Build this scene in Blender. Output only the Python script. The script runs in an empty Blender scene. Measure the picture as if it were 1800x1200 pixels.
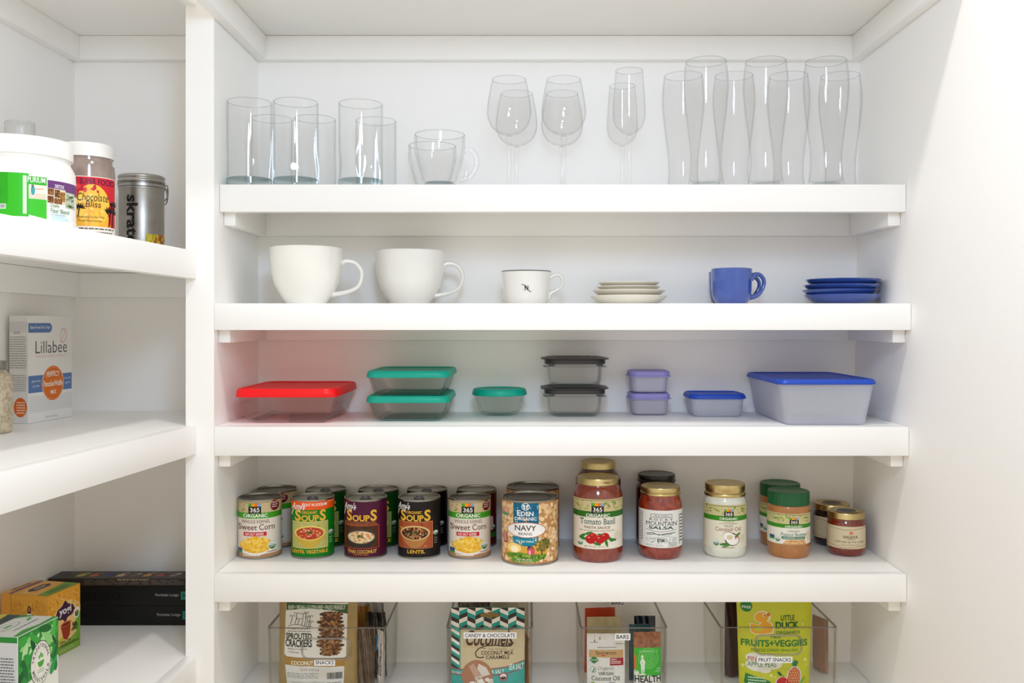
import bpy, bmesh, math, random
from mathutils import Vector, Matrix
random.seed(7)
C = bpy.context.scene.collection
PI = math.pi
ZC = 1.35            # height of the lens; every z below is measured from it
F = 1600.0           # focal length in pixels of the 1800 px wide frame

# ------------------------------------------------------------------ camera
cam_data = bpy.data.cameras.new('camera')
cam_data.sensor_fit = 'HORIZONTAL'
cam_data.sensor_width = 36.0
cam_data.lens = 36.0 * F / 1800.0
cam_data.shift_x = -22.0 / 1800.0
cam_data.shift_y = -35.0 / 1800.0
cam_data.clip_start = 0.02
cam = bpy.data.objects.new('camera', cam_data)
cam.location = (0, 0, ZC)
cam.rotation_euler = (PI / 2, 0, 0)
C.objects.link(cam)
sc = bpy.context.scene
sc.camera = cam

# ------------------------------------------------------------------ light and exposure
world = bpy.data.worlds.new('world')
sc.world = world
world.use_nodes = True
wb = world.node_tree.nodes['Background']
wb.inputs['Color'].default_value = (1.0, 0.92, 0.80, 1)
wb.inputs['Strength'].default_value = 1.0


def area(name, loc, size, power, col, rot=(0, 0, 0), shape='DISK', size_y=None):
    d = bpy.data.lights.new(name, 'AREA')
    d.shape = shape
    d.size = size
    if size_y:
        d.size_y = size_y
    d.energy = power
    d.color = col
    o = bpy.data.objects.new(name, d)
    o.location = (loc[0], loc[1], loc[2] + ZC)
    o.rotation_euler = rot
    C.objects.link(o)
    return o


area('downlight', (-0.05, 0.93, 1.2), 0.09, 7.6, (1.0, 0.97, 0.93))
area('flash', (0.05, 0.28, 0.53), 0.26, 8.0, (0.46, 0.61, 0.83), (math.radians(74), 0, 0))
sc.view_settings.view_transform = 'Standard'
sc.view_settings.look = 'None'
sc.view_settings.exposure = -0.06
sc.view_settings.gamma = 1.0
sc.view_settings.use_curve_mapping = False
sc.cycles.max_bounces = 14
sc.cycles.transparent_max_bounces = 40
sc.cycles.diffuse_bounces = 9
sc.cycles.glossy_bounces = 5
sc.cycles.sample_clamp_indirect = 6.0

# ------------------------------------------------------------------ materials


def lin(c):
    c = c / 255.0
    return c / 12.92 if c <= 0.04045 else ((c + 0.055) / 1.055) ** 2.4


def hexlin(h):
    return (lin(int(h[0:2], 16)), lin(int(h[2:4], 16)), lin(int(h[4:6], 16)), 1.0)


MATS = {}


def mat(name, col, rough=0.4, metal=0.0, coat=0.0, noise=None, bump=0.0, spec=0.5, trans=0.0, sss=0.0):
    if name in MATS:
        return MATS[name]
    m = bpy.data.materials.new(name)
    m.use_nodes = True
    nt = m.node_tree
    b = nt.nodes['Principled BSDF']
    c = hexlin(col)
    b.inputs['Base Color'].default_value = c
    b.inputs['Roughness'].default_value = rough
    b.inputs['Metallic'].default_value = metal
    b.inputs['Coat Weight'].default_value = coat
    b.inputs['Coat Roughness'].default_value = 0.05
    b.inputs['Specular IOR Level'].default_value = spec
    if noise or bump:
        tc = nt.nodes.new('ShaderNodeTexCoord')
        n = nt.nodes.new('ShaderNodeTexNoise')
        sc_, c2 = noise if noise else (40.0, None)
        n.inputs['Scale'].default_value = sc_
        n.inputs['Detail'].default_value = 4
        nt.links.new(tc.outputs['Object'], n.inputs['Vector'])
        if c2:
            r = nt.nodes.new('ShaderNodeValToRGB')
            r.color_ramp.elements[0].position = 0.38
            r.color_ramp.elements[0].color = c
            r.color_ramp.elements[1].position = 0.66
            r.color_ramp.elements[1].color = hexlin(c2)
            nt.links.new(n.outputs['Fac'], r.inputs['Fac'])
            nt.links.new(r.outputs['Color'], b.inputs['Base Color'])
        if bump:
            bp = nt.nodes.new('ShaderNodeBump')
            bp.inputs['Strength'].default_value = bump
            bp.inputs['Distance'].default_value = 0.002
            nt.links.new(n.outputs['Fac'], bp.inputs['Height'])
            nt.links.new(bp.outputs['Normal'], b.inputs['Normal'])
    MATS[name] = m
    return m


def lid_mat(name, col, glow=0.35):
    """Soft plastic that lets some light through."""
    m = mat(name, col, 0.36, noise=(30, col))
    nt = m.node_tree
    out = nt.nodes['Material Output']
    tl = nt.nodes.new('ShaderNodeBsdfTranslucent')
    tl.inputs['Color'].default_value = hexlin(col)
    mx = nt.nodes.new('ShaderNodeMixShader')
    mx.inputs['Fac'].default_value = glow
    nt.links.new(nt.nodes['Principled BSDF'].outputs['BSDF'], mx.inputs[1])
    nt.links.new(tl.outputs['BSDF'], mx.inputs[2])
    nt.links.new(mx.outputs['Shader'], out.inputs['Surface'])
    return m


def print_mat(name='printed_label', rough=0.38, coat=0.0):
    """One printed surface: the inks sit in the mesh's colour attribute."""
    if name in MATS:
        return MATS[name]
    m = bpy.data.materials.new(name)
    m.use_nodes = True
    nt = m.node_tree
    b = nt.nodes['Principled BSDF']
    a = nt.nodes.new('ShaderNodeVertexColor')
    a.layer_name = 'Col'
    nt.links.new(a.outputs['Color'], b.inputs['Base Color'])
    b.inputs['Roughness'].default_value = rough
    b.inputs['Specular IOR Level'].default_value = 0.25
    b.inputs['Coat Weight'].default_value = coat
    MATS[name] = m
    return m


def clear_mat(name, centre, edge, gloss=0.05, edge_gloss=0.45, rough=0.02, diff=None, diff_fac=0.0, start=0.7):
    """Clear glass or plastic: see-through with a mirror sheen that grows to the edges."""
    if name in MATS:
        return MATS[name]
    m = bpy.data.materials.new(name)
    m.use_nodes = True
    nt = m.node_tree
    nt.nodes.clear()
    out = nt.nodes.new('ShaderNodeOutputMaterial')
    lw = nt.nodes.new('ShaderNodeLayerWeight')
    lw.inputs['Blend'].default_value = 0.5
    rp = nt.nodes.new('ShaderNodeValToRGB')
    e = rp.color_ramp.elements
    e[0].position = start
    e[0].color = hexlin(centre)
    e[1].position = 1.0
    e[1].color = hexlin(edge)
    nt.links.new(lw.outputs['Facing'], rp.inputs['Fac'])
    tr = nt.nodes.new('ShaderNodeBsdfTransparent')
    nt.links.new(rp.outputs['Color'], tr.inputs['Color'])
    base = tr.outputs['BSDF']
    if diff:
        df = nt.nodes.new('ShaderNodeBsdfDiffuse')
        df.inputs['Color'].default_value = hexlin(diff)
        tl = nt.nodes.new('ShaderNodeBsdfTranslucent')
        tl.inputs['Color'].default_value = hexlin(diff)
        m0 = nt.nodes.new('ShaderNodeMixShader')
        m0.inputs['Fac'].default_value = 0.3
        nt.links.new(df.outputs['BSDF'], m0.inputs[1])
        nt.links.new(tl.outputs['BSDF'], m0.inputs[2])
        m1 = nt.nodes.new('ShaderNodeMixShader')
        m1.inputs['Fac'].default_value = diff_fac
        nt.links.new(base, m1.inputs[1])
        nt.links.new(m0.outputs['Shader'], m1.inputs[2])
        base = m1.outputs['Shader']
    gl = nt.nodes.new('ShaderNodeBsdfGlossy')
    gl.inputs['Roughness'].default_value = rough
    pw = nt.nodes.new('ShaderNodeMath')
    pw.operation = 'POWER'
    pw.inputs[1].default_value = 4.0
    nt.links.new(lw.outputs['Facing'], pw.inputs[0])
    ma = nt.nodes.new('ShaderNodeMath')
    ma.operation = 'MULTIPLY_ADD'
    ma.inputs[1].default_value = edge_gloss
    ma.inputs[2].default_value = gloss
    nt.links.new(pw.outputs[0], ma.inputs[0])
    mx = nt.nodes.new('ShaderNodeMixShader')
    nt.links.new(ma.outputs[0], mx.inputs['Fac'])
    nt.links.new(base, mx.inputs[1])
    nt.links.new(gl.outputs['BSDF'], mx.inputs[2])
    nt.links.new(mx.outputs['Shader'], out.inputs['Surface'])
    MATS[name] = m
    return m


PAINT = mat('white_paint', 'F7F6F3', 0.42, noise=(6.0, 'F8F7F4'))
WALL = mat('wall_paint', 'F7F5F2', 0.6, noise=(5.0, 'F8F6F3'))
CEIL = mat('ceiling_paint', 'F7F6F4', 0.8, noise=(5.0, 'F8F7F5'))
FLOOR = mat('wood_floor', 'DCCFBC', 0.45, noise=(9.0, 'D0C0A8'))
STEEL = mat('can_steel', 'A9A69F', 0.28, metal=1.0, noise=(60.0, '9A978F'))
TAB = mat('tab_steel', '8C8C90', 0.3, metal=1.0, noise=(60.0, '7C7C80'))
DARKSTEEL = mat('can_lid_dark', '726F68', 0.32, metal=1.0, noise=(60.0, '686660'))
GOLD = mat('gold_lid', 'D2BE86', 0.3, metal=1.0, noise=(80.0, 'C6B078'))
GLASS = clear_mat('clear_glass', 'FEFEFE', 'D2DADA', 0.022, 0.25)
GLASS_FINE = clear_mat('fine_glass', 'FDFDFD', 'E2E6E6', 0.018, 0.2)
GLASS_RIM = clear_mat('glass_rim', 'E9EDED', 'CBD3D3', 0.08, 0.3)
GLASS_BASE = clear_mat('thick_glass_base', 'EBF1F2', 'A6B8BC', 0.06, 0.35)
GLASS_DISH = clear_mat('dish_glass', 'FFFFFF', 'B4C0C0', 0.018, 0.5, start=0.72)
GLASS_FLOOR = clear_mat('dish_glass_base', 'F6FAFA', 'E3EAEA', 0.03, 0.12, start=0.9)
ACRYLIC = clear_mat('clear_acrylic', 'FFFFFE', 'DEDEDB', 0.012, 0.25, start=0.88)
ACRYLIC_EDGE = clear_mat('acrylic_edge', 'DEDBD6', '6A655F', 0.16, 0.5, start=0.55)
FROST = clear_mat('frosted_plastic', 'F8F9FC', 'E4E6EC', 0.03, 0.15, 0.25, 'F8F9FC', 0.34)
FROST_LILAC = clear_mat('lilac_frosted_plastic', 'F0F0F6', 'D8D8E4', 0.03, 0.15, 0.25, 'F5F3FB', 0.36)
CERAMIC = mat('white_ceramic', 'E8E6DF', 0.12, coat=0.4, noise=(20.0, 'EAE8E1'))
CREAM = mat('cream_ceramic', 'E9E4D6', 0.2, coat=0.3, noise=(20.0, 'EBE6D9'))
BLUE_CERAMIC = mat('blue_ceramic', '314C98', 0.08, coat=0.7, noise=(30.0, '34509E'))
PRINT = print_mat()
PRINT_FOIL = print_mat('printed_pouch', 0.3, 0.15)
PRINT_BOX = print_mat('printed_carton', 0.42)

# ------------------------------------------------------------------ object helpers


def link(name, me, parent=None):
    o = bpy.data.objects.new(name, me)
    C.objects.link(o)
    if parent:
        o.parent = parent
    return o


def finish(name, bm, material, parent=None, smooth=True, angle=40, recalc=True):
    if recalc:
        bmesh.ops.recalc_face_normals(bm, faces=bm.faces[:])
    me = bpy.data.meshes.new(name)
    bm.to_mesh(me)
    bm.free()
    if material:
        me.materials.append(material)
    if smooth:
        for p in me.polygons:
            p.use_smooth = True
        me.set_sharp_from_angle(angle=math.radians(angle))
    return link(name, me, parent)


def thing(name, label, cat, loc, rot=0.0, group=None):
    o = bpy.data.objects.new(name, None)
    o.empty_display_size = 0.03
    C.objects.link(o)
    o.location = (loc[0], loc[1], loc[2] + ZC)
    o.rotation_euler = (0, 0, rot)
    o['label'] = label
    o['category'] = cat
    if group:
        o['group'] = group
    return o


def structure(name, bm, m):
    o = finish(name, bm, m, None, smooth=False)
    o['kind'] = 'structure'
    return o


def dup(root, label, loc, rot=None, group=None):
    r = root.copy()
    C.objects.link(r)
    r.location = (loc[0], loc[1], loc[2] + ZC)
    if rot is not None:
        r.rotation_euler = (0, 0, rot)
    r['label'] = label
    if group:
        r['group'] = group
    for ch in list(root.children):
        c = ch.copy()
        C.objects.link(c)
        c.parent = r
        for g in list(ch.children):
            d = g.copy()
            C.objects.link(d)
            d.parent = c
    return r


def face_cam(x, y):
    """Turn about z that points an object's front (-y) at the lens."""
    return -math.atan2(x, y)


def wx(px, y):
    return (px - 922.0) * y / F


def box(bm, x0, x1, y0, y1, z0, z1):
    v = [bm.verts.new(p) for p in ((x0, y0, z0), (x1, y0, z0), (x1, y1, z0), (x0, y1, z0),
                                   (x0, y0, z1), (x1, y0, z1), (x1, y1, z1), (x0, y1, z1))]
    for f in ((0, 3, 2, 1), (4, 5, 6, 7), (0, 1, 5, 4), (1, 2, 6, 5), (2, 3, 7, 6), (3, 0, 4, 7)):
        bm.faces.new([v[i] for i in f])
    return v


def bevelled_box(x0, x1, y0, y1, z0, z1, r=0.0015, seg=2):
    bm = bmesh.new()
    box(bm, x0, x1, y0, y1, z0, z1)
    bmesh.ops.bevel(bm, geom=bm.edges[:], offset=r, segments=seg, profile=0.5, affect='EDGES')
    return bm


def prism(bm, pts, z0, z1, dz=None):
    """Vertical prism over a plan polygon; dz = per-point lift of the whole column."""
    dz = dz or [0] * len(pts)
    lo = [bm.verts.new((p[0], p[1], z0 + d)) for p, d in zip(pts, dz)]
    hi = [bm.verts.new((p[0], p[1], z1 + d)) for p, d in zip(pts, dz)]
    n = len(pts)
    bm.faces.new(lo[::-1])
    bm.faces.new(hi)
    for i in range(n):
        j = (i + 1) % n
        bm.faces.new((lo[i], lo[j], hi[j], hi[i]))


def lathe(profile, seg=56, shape=None):
    """Profile [(r, z)...]; r == 0 closes on the axis. shape(a, r, z) may change r."""
    bm = bmesh.new()
    rings = []
    for r, z in profile:
        if r < 1e-6:
            rings.append([bm.verts.new((0, 0, z))])
        else:
            ring = []
            for i in range(seg):
                a = 2 * PI * i / seg
                rr = shape(a, r, z) if shape else r
                ring.append(bm.verts.new((rr * math.sin(a), -rr * math.cos(a), z)))
            rings.append(ring)
    for A, B in zip(rings[:-1], rings[1:]):
        if len(A) == 1 and len(B) == 1:
            continue
        for i in range(seg):
            j = (i + 1) % seg
            if len(A) == 1:
                bm.faces.new((A[0], B[j], B[i]))
            elif len(B) == 1:
                bm.faces.new((A[i], A[j], B[0]))
            else:
                bm.faces.new((A[i], A[j], B[j], B[i]))
    return bm


def ring(r, z, t, seg=48):
    bm = bmesh.new()
    tube(bm, [(r * math.cos(2 * PI * k / seg), r * math.sin(2 * PI * k / seg), z) for k in range(seg)], t, 6, closed=True, up=Vector((0, 0, 1)))
    return bm


def rr_ring(hw, hd, r, z, n=7, cx=0.0, cy=0.0):
    r = min(r, hw - 1e-5, hd - 1e-5)
    pts = []
    for (sx, sy, a0) in ((1, -1, -PI / 2), (1, 1, 0), (-1, 1, PI / 2), (-1, -1, PI)):
        for k in range(n):
            a = a0 + PI / 2 * k / (n - 1)
            pts.append((cx + sx * (hw - r) + r * math.cos(a), cy + sy * (hd - r) + r * math.sin(a), z))
    return pts


def rr_loft(sections, n=7, cap0=True, cap1=True):
    """Loft rounded rectangles [(half_w, half_d, corner_r, z)...]."""
    bm = bmesh.new()
    rings = [[bm.verts.new(p) for p in rr_ring(*s, n=n)] for s in sections]
    for A, B in zip(rings[:-1], rings[1:]):
        m = len(A)
        for i in range(m):
            j = (i + 1) % m
            bm.faces.new((A[i], A[j], B[j], B[i]))
    if cap0:
        bm.faces.new(rings[0][::-1])
    if cap1:
        bm.faces.new(rings[-1])
    return bm


def tube(bm, pts, radii, seg=12, closed=False, flat=1.0, up=Vector((0, 1, 0))):
    pts = [Vector(p) for p in pts]
    n = len(pts)
    if not hasattr(radii, '__len__'):
        radii = [radii] * n
    rings = []
    for i, p in enumerate(pts):
        a = pts[(i - 1) % n] if (closed or i > 0) else p
        b = pts[(i + 1) % n] if (closed or i < n - 1) else p
        t = (b - a).normalized()
        s = t.cross(up)
        if s.length < 1e-4:
            s = t.cross(Vector((0, 0, 1)))
        s.normalize()
        u = s.cross(t).normalized()
        rings.append([bm.verts.new(p + s * radii[i] * math.cos(2 * PI * k / seg) + u * radii[i] * flat * math.sin(2 * PI * k / seg)) for k in range(seg)])
    m = n if closed else n - 1
    for i in range(m):
        A, B = rings[i], rings[(i + 1) % n]
        for k in range(seg):
            l = (k + 1) % seg
            bm.faces.new((A[k], A[l], B[l], B[k]))
    if not closed:
        bm.faces.new(rings[0][::-1])
        bm.faces.new(rings[-1])


def smooth_path(ctrl, steps=6):
    """Catmull-Rom through the control points."""
    P = [Vector(c) for c in ctrl]
    P = [P[0] * 2 - P[1]] + P + [P[-1] * 2 - P[-2]]
    out = []
    for i in range(1, len(P) - 2):
        p0, p1, p2, p3 = P[i - 1:i + 3]
        for k in range(steps):
            t = k / steps
            out.append(0.5 * ((2 * p1) + (-p0 + p2) * t + (2 * p0 - 5 * p1 + 4 * p2 - p3) * t * t + (-p0 + 3 * p1 - 3 * p2 + p3) * t ** 3))
    out.append(P[-2])
    return out


# ------------------------------------------------------------------ printed art
_text = {}


def text_mesh(s, bold=0.0, shear=0.0, serif=False):
    key = (s, bold, shear, serif)
    if key in _text:
        return _text[key]
    c = bpy.data.curves.new('lettering', 'FONT')
    c.body = s
    c.offset = bold
    c.shear = shear
    c.resolution_u = 3
    c.fill_mode = 'FRONT'
    o = bpy.data.objects.new('lettering', c)
    C.objects.link(o)
    dg = bpy.context.evaluated_depsgraph_get()
    ev = o.evaluated_get(dg)
    me = ev.to_mesh()
    vs = [(v.co.x, v.co.y) for v in me.vertices]
    fs = [tuple(p.vertices) for p in me.polygons]
    ev.to_mesh_clear()
    if serif:                                # small slabs on the stem ends
        use = {}
        for f in fs:
            for i in range(len(f)):
                e = (min(f[i], f[i - 1]), max(f[i], f[i - 1]))
                use.setdefault(e, []).append(f)
        rim = [e for e, ff in use.items() if len(ff) == 1]
        at = {}
        for e in rim:
            at.setdefault(e[0], []).append(e[1])
            at.setdefault(e[1], []).append(e[0])

        def upright(p, q):
            o = [r for r in at[p] if r != q]
            return len(o) == 1 and abs(vs[o[0]][0] - vs[p][0]) < 0.5 * abs(vs[o[0]][1] - vs[p][1]) and abs(vs[o[0]][1] - vs[p][1]) > 0.08
        for (p, q) in rim:
            ff = use[(p, q)]
            if not (upright(p, q) and upright(q, p)):
                continue
            (xa, ya), (xb, yb) = vs[p], vs[q]
            if abs(ya - yb) > 0.004 or not 0.03 < abs(xa - xb) < 0.24:
                continue
            cy = sum(vs[i][1] for i in ff[0]) / len(ff[0])
            d = 0.04 if cy > ya else -0.04
            xl, xr = min(xa, xb) - 0.055, max(xa, xb) + 0.055
            b = len(vs)
            vs += [(xl, ya), (xr, ya), (xr, ya + d), (xl, ya + d)]
            fs.append((b, b + 1, b + 2, b + 3) if d > 0 else (b + 3, b + 2, b + 1, b))
    bpy.data.objects.remove(o)
    bpy.data.curves.remove(c)
    x0 = min(v[0] for v in vs)
    x1 = max(v[0] for v in vs)
    y0 = min(v[1] for v in vs)
    y1 = max(v[1] for v in vs)
    vs = [((x - x0) / (x1 - x0), (y - y0) / max(y1 - y0, 1e-6)) for x, y in vs]
    _text[key] = (vs, fs)
    return _text[key]


class Art:
    """Flat coloured shapes in a drawing frame; fr maps frame (x right, y down) to (u, v) metres."""

    def __init__(self, fr):
        self.fr = fr
        self.items = []
        self.L = 0
        self.clip = None
        self.count = {}

    def up(self, k=1):
        self.L += k
        return self

    def _add(self, vs, fs, col):
        n = self.count[self.L] = self.count.get(self.L, 0) + 1
        self.items.append((vs, fs, hexlin(col), self.L + 0.9 * (1 - math.exp(-n / 200))))

    def poly(self, pts, col):
        if self.clip:
            x0, y0, x1, y1 = self.clip
            for ax, lim, sg in ((0, x0, 1), (0, x1, -1), (1, y0, 1), (1, y1, -1)):
                out = []
                for i, p in enumerate(pts):
                    q = pts[i - 1]
                    pi, qi = sg * (p[ax] - lim) >= 0, sg * (q[ax] - lim) >= 0
                    if pi != qi:
                        t = (lim - q[ax]) / (p[ax] - q[ax])
                        out.append((q[0] + (p[0] - q[0]) * t, q[1] + (p[1] - q[1]) * t))
                    if pi:
                        out.append(p)
                pts = out
            if len(pts) < 3:
                return
        vs = [self.fr(*p) for p in pts]
        self._add(vs, [tuple(range(len(vs)))], col)

    def rect(self, x0, y0, x1, y1, col):
        self.poly([(x0, y1), (x1, y1), (x1, y0), (x0, y0)], col)

    def wrap(self, R, y0, y1, col):
        v0 = self.fr(0, y1)[1]
        v1 = self.fr(0, y0)[1]
        w = PI * R
        self._add([(-w, v0), (w, v0), (w, v1), (-w, v1)], [(0, 1, 2, 3)], col)

    def ell(self, cx, cy, rx, ry, col, n=22, rot=0.0, a0=0.0, a1=2 * PI):
        pts = []
        full = a1 - a0 > 6.28
        for k in range(n if full else n + 1):
            a = a0 + (a1 - a0) * k / n
            x, y = rx * math.cos(a), ry * math.sin(a)
            pts.append((cx + x * math.cos(rot) - y * math.sin(rot), cy + x * math.sin(rot) + y * math.cos(rot)))
        self.poly(pts[::-1], col)

    def T(self, s, x0, y0, x1, y1, col, bold=0.0, shear=0.0, bend=0.0, serif=False):
        vs, fs = text_mesh(s, bold, shear, serif)
        out = []
        for a, b in vs:
            y = y1 + (y0 - y1) * b
            if bend:
                y -= bend * (1 - (2 * a - 1) ** 2)
            out.append(self.fr(x0 + (x1 - x0) * a, y))
        self._add(out, fs, col)

    def arc_text(self, s, cx, cy, r, size, mid, col, step=None, inside=False, bold=0.01, sy=1.0):
        """Letters round a circle; mid = angle (degrees, 90 = top) of the middle letter."""
        n = len(s)
        step = step or math.degrees(size * 0.95 / r)
        for i, ch in enumerate(s):
            if ch == ' ':
                continue
            sgn = -1 if not inside else 1
            a = math.radians(mid + sgn * (i - (n - 1) / 2) * step)
            vs, fs = text_mesh(ch, bold, 0)
            wd = size * (0.34 if ch in 'Il1' else 0.8)
            out = []
            for p, q in vs:
                lx, ly = (p - 0.5) * wd, (q - 0.5) * size
                if not inside:
                    dx = lx * math.sin(a) + ly * math.cos(a)
                    dy = -(lx * -math.cos(a) + ly * math.sin(a))
                else:
                    dx = -lx * math.sin(a) - ly * math.cos(a)
                    dy = -(lx * math.cos(a) - ly * math.sin(a))
                out.append(self.fr(cx + r * math.cos(a) + dx, cy + (-r * math.sin(a) + dy) * sy))
            self._add(out, fs, col)

    def line(self, pts, w, col):
        for (xa, ya), (xb, yb) in zip(pts[:-1], pts[1:]):
            d = math.hypot(xb - xa, yb - ya) or 1
            nx, ny = -(yb - ya) / d * w / 2, (xb - xa) / d * w / 2
            self.poly([(xa - nx, ya - ny), (xb - nx, yb - ny), (xb + nx, yb + ny), (xa + nx, ya + ny)], col)

    def dashes(self, x0, y0, x1, y1, rows, col, h=0.4, ragged=0.25):
        """Small print too fine to read."""
        dy = (y1 - y0) / rows
        for r in range(rows):
            x = x0
            end = x1 - random.random() * ragged * (x1 - x0)
            while x < end:
                w = (x1 - x0) * random.uniform(0.05, 0.16)
                self.rect(x, y0 + r * dy, min(x + w, end), y0 + r * dy + dy * h, col)
                x += w + (x1 - x0) * 0.025

    def blobs(self, cx, cy, rx, ry, n, r0, r1, cols, power=0.5, sq=0.8):
        for _ in range(n):
            a = random.random() * 2 * PI
            q = random.random() ** power
            r = random.uniform(r0, r1)
            self.ell(cx + rx * q * math.cos(a), cy + ry * q * math.sin(a), r, r * random.uniform(sq * 0.7, sq), random.choice(cols), n=7, rot=random.random() * PI)

    def speckle(self, x0, y0, x1, y1, n, r0, r1, cols):
        for _ in range(n):
            r = random.uniform(r0, r1)
            self.ell(random.uniform(x0 + r, x1 - r), random.uniform(y0 + r, y1 - r), r, r * random.uniform(0.4, 1), random.choice(cols), n=6, rot=random.random() * PI)

    def build(self, name, parent, mapper, material=None, du=0.0, dv=0.0, step=0.00011):
        verts, faces, cols = [], [], []
        for vs, fs, col, L in self.items:
            us = [v[0] for v in vs]
            vv = [v[1] for v in vs]
            lift = 0.00025 + L * step
            if (du and max(us) - min(us) > du) or (dv and max(vv) - min(vv) > dv):
                bm = bmesh.new()
                bv = [bm.verts.new((a, b, 0)) for a, b in vs]
                for f in fs:
                    try:
                        bm.faces.new([bv[i] for i in f])
                    except ValueError:
                        pass
                if du:
                    k = math.floor(min(us) / du) + 1
                    while k * du < max(us):
                        bmesh.ops.bisect_plane(bm, geom=bm.verts[:] + bm.edges[:] + bm.faces[:], plane_co=(k * du, 0, 0), plane_no=(1, 0, 0))
                        k += 1
                if dv:
                    k = math.floor(min(vv) / dv) + 1
                    while k * dv < max(vv):
                        bmesh.ops.bisect_plane(bm, geom=bm.verts[:] + bm.edges[:] + bm.faces[:], plane_co=(0, k * dv, 0), plane_no=(0, 1, 0))
                        k += 1
                bm.verts.index_update()
                vs = [(v.co.x, v.co.y) for v in bm.verts]
                fs = [tuple(v.index for v in f.verts) for f in bm.faces]
                bm.free()
            b0 = len(verts)
            verts += [mapper(u, v, lift) for u, v in vs]
            for f in fs:
                if len(set(f)) > 2:
                    faces.append(tuple(b0 + i for i in f))
                    cols.append(col)
        me = bpy.data.meshes.new(name)
        me.from_pydata(verts, [], faces)
        me.update()
        ca = me.color_attributes.new('Col', 'FLOAT_COLOR', 'CORNER')
        data = []
        for p, c in zip(me.polygons, cols):
            data += list(c) * p.loop_total
        ca.data.foreach_set('color', data)
        me.materials.append(material or PRINT)
        return link(name, me, parent)


def cyl_map(R):
    def f(u, v, l):
        a = u / R
        return ((R + l) * math.sin(a), -(R + l) * math.cos(a), v)
    return f


def plane_map(o, U, V, N):
    o, U, V, N = Vector(o), Vector(U), Vector(V), Vector(N)
    return lambda u, v, l: tuple(o + U * u + V * v + N * l)


def cyl_frame(cx, yb, Rpx, R, k):
    """Photo-crop pixels on a round face seen square on -> arc length and height."""
    def f(x, y):
        q = max(-0.999, min(0.999, (x - cx) / Rpx))
        return (R * math.asin(q), (yb - y) * k)
    return f


def flat_frame(cx, yb, k, ky=None):
    ky = ky or k
    return lambda x, y: ((x - cx) * k, (yb - y) * ky)

# ================================================================== the room
YF, YB = 1.52, 1.7754                      # front of the shelves, back wall


def right_x(z):
    return 0.646 + 0.016 * z


def left_x(y):
    return -0.8777 - 0.035 * (YB - y)


ZF, ZT = -ZC, 1.22
bm = bmesh.new(); box(bm, -1.15, 0.85, YB, YB + 0.1, 0, ZT + ZC); structure('wall_back', bm, WALL)
bm = bmesh.new()
v = box(bm, 0.646, 0.846, 0.30, YB, 0, ZT + ZC)
for q in v:
    if q.co.x < 0.7:
        q.co.x = right_x(q.co.z - ZC)
structure('wall_right', bm, WALL)
bm = bmesh.new(); prism(bm, [(left_x(YB), YB), (-1.15, YB), (-1.15, 0.15), (left_x(0.15), 0.15)], 0, ZT + ZC); structure('wall_left', bm, WALL)
bm = bmesh.new(); box(bm, -1.15, 0.85, -1.6, YB + 0.1, -0.05, 0); structure('floor', bm, FLOOR)
bm = bmesh.new(); box(bm, -1.15, 0.85, -1.6, YB + 0.1, ZT + ZC, ZT + ZC + 0.05); structure('ceiling', bm, CEIL)
bm = bmesh.new(); box(bm, -0.5605, -0.5190, YF + 0.02, YB, 0, ZT + ZC); structure('wall_middle', bm, PAINT)
structure('trim_1', bevelled_box(-0.5662, -0.5187, YF, YF + 0.02, 0.0, ZT + ZC, 0.0008), PAINT)

BT, CH, CT = 0.021, 0.046, 0.02            # board thickness, cleat height and thickness


def long_shelf(label, zt, zb, yf, x0, x1, cat='shelf'):
    t = thing('shelf', label, cat, (0, yf, zt), 0, 'long shelves of the wide bay')
    e = 0.0004
    finish('board', bevelled_box(x0 + e, x1 - e, 0.02, YB - yf - e, -BT, 0, 0.0006), PAINT, t)
    finish('front_edge', bevelled_box(x0 + e, x1 - e, 0, 0.0199, zb - zt, 0, 0.0008), PAINT, t)
    zc0, zc1 = zb - zt - 0.0215, -BT - e
    yb = YB - yf - e
    finish('cleat', bevelled_box(x0 + e, x1 - e, yb - CT, yb, zc0, zc1, 0.0008), PAINT, t)
    finish('cleat', bevelled_box(x0 + e, x0 + CT, 0.022, yb - CT - e, zc0, zc1, 0.0008), PAINT, t)
    finish('cleat', bevelled_box(x1 - CT - 0.002, x1 - e - 0.0006, 0.022, yb - CT - e, zc0, zc1, 0.0008), PAINT, t)
    return t


XL = -0.5187
S1, S2, S3, S4, S5 = 0.2332, 0.0304, -0.17575, -0.42275, -0.6636
YF1 = 1.548
long_shelf('highest long white shelf, only its underside showing above the glasses', 0.5725, 0.527, 1.33, XL, right_x(0.527))
long_shelf('long white shelf carrying the drinking glasses', S1, 0.1868, YF1, XL, right_x(0.18))
long_shelf('long white shelf carrying the mugs, cups and saucers', S2, -0.01425, YF, XL, right_x(-0.02))
long_shelf('long white shelf carrying the lidded food containers', S3, -0.2242, YF, XL, right_x(-0.23))
long_shelf('long white shelf carrying the cans and jars', S4, -0.46835, YF, XL, right_x(-0.475))
long_shelf('lowest long white shelf, under the clear plastic bins', S5, -0.7100, YF, XL, right_x(-0.715))


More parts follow.
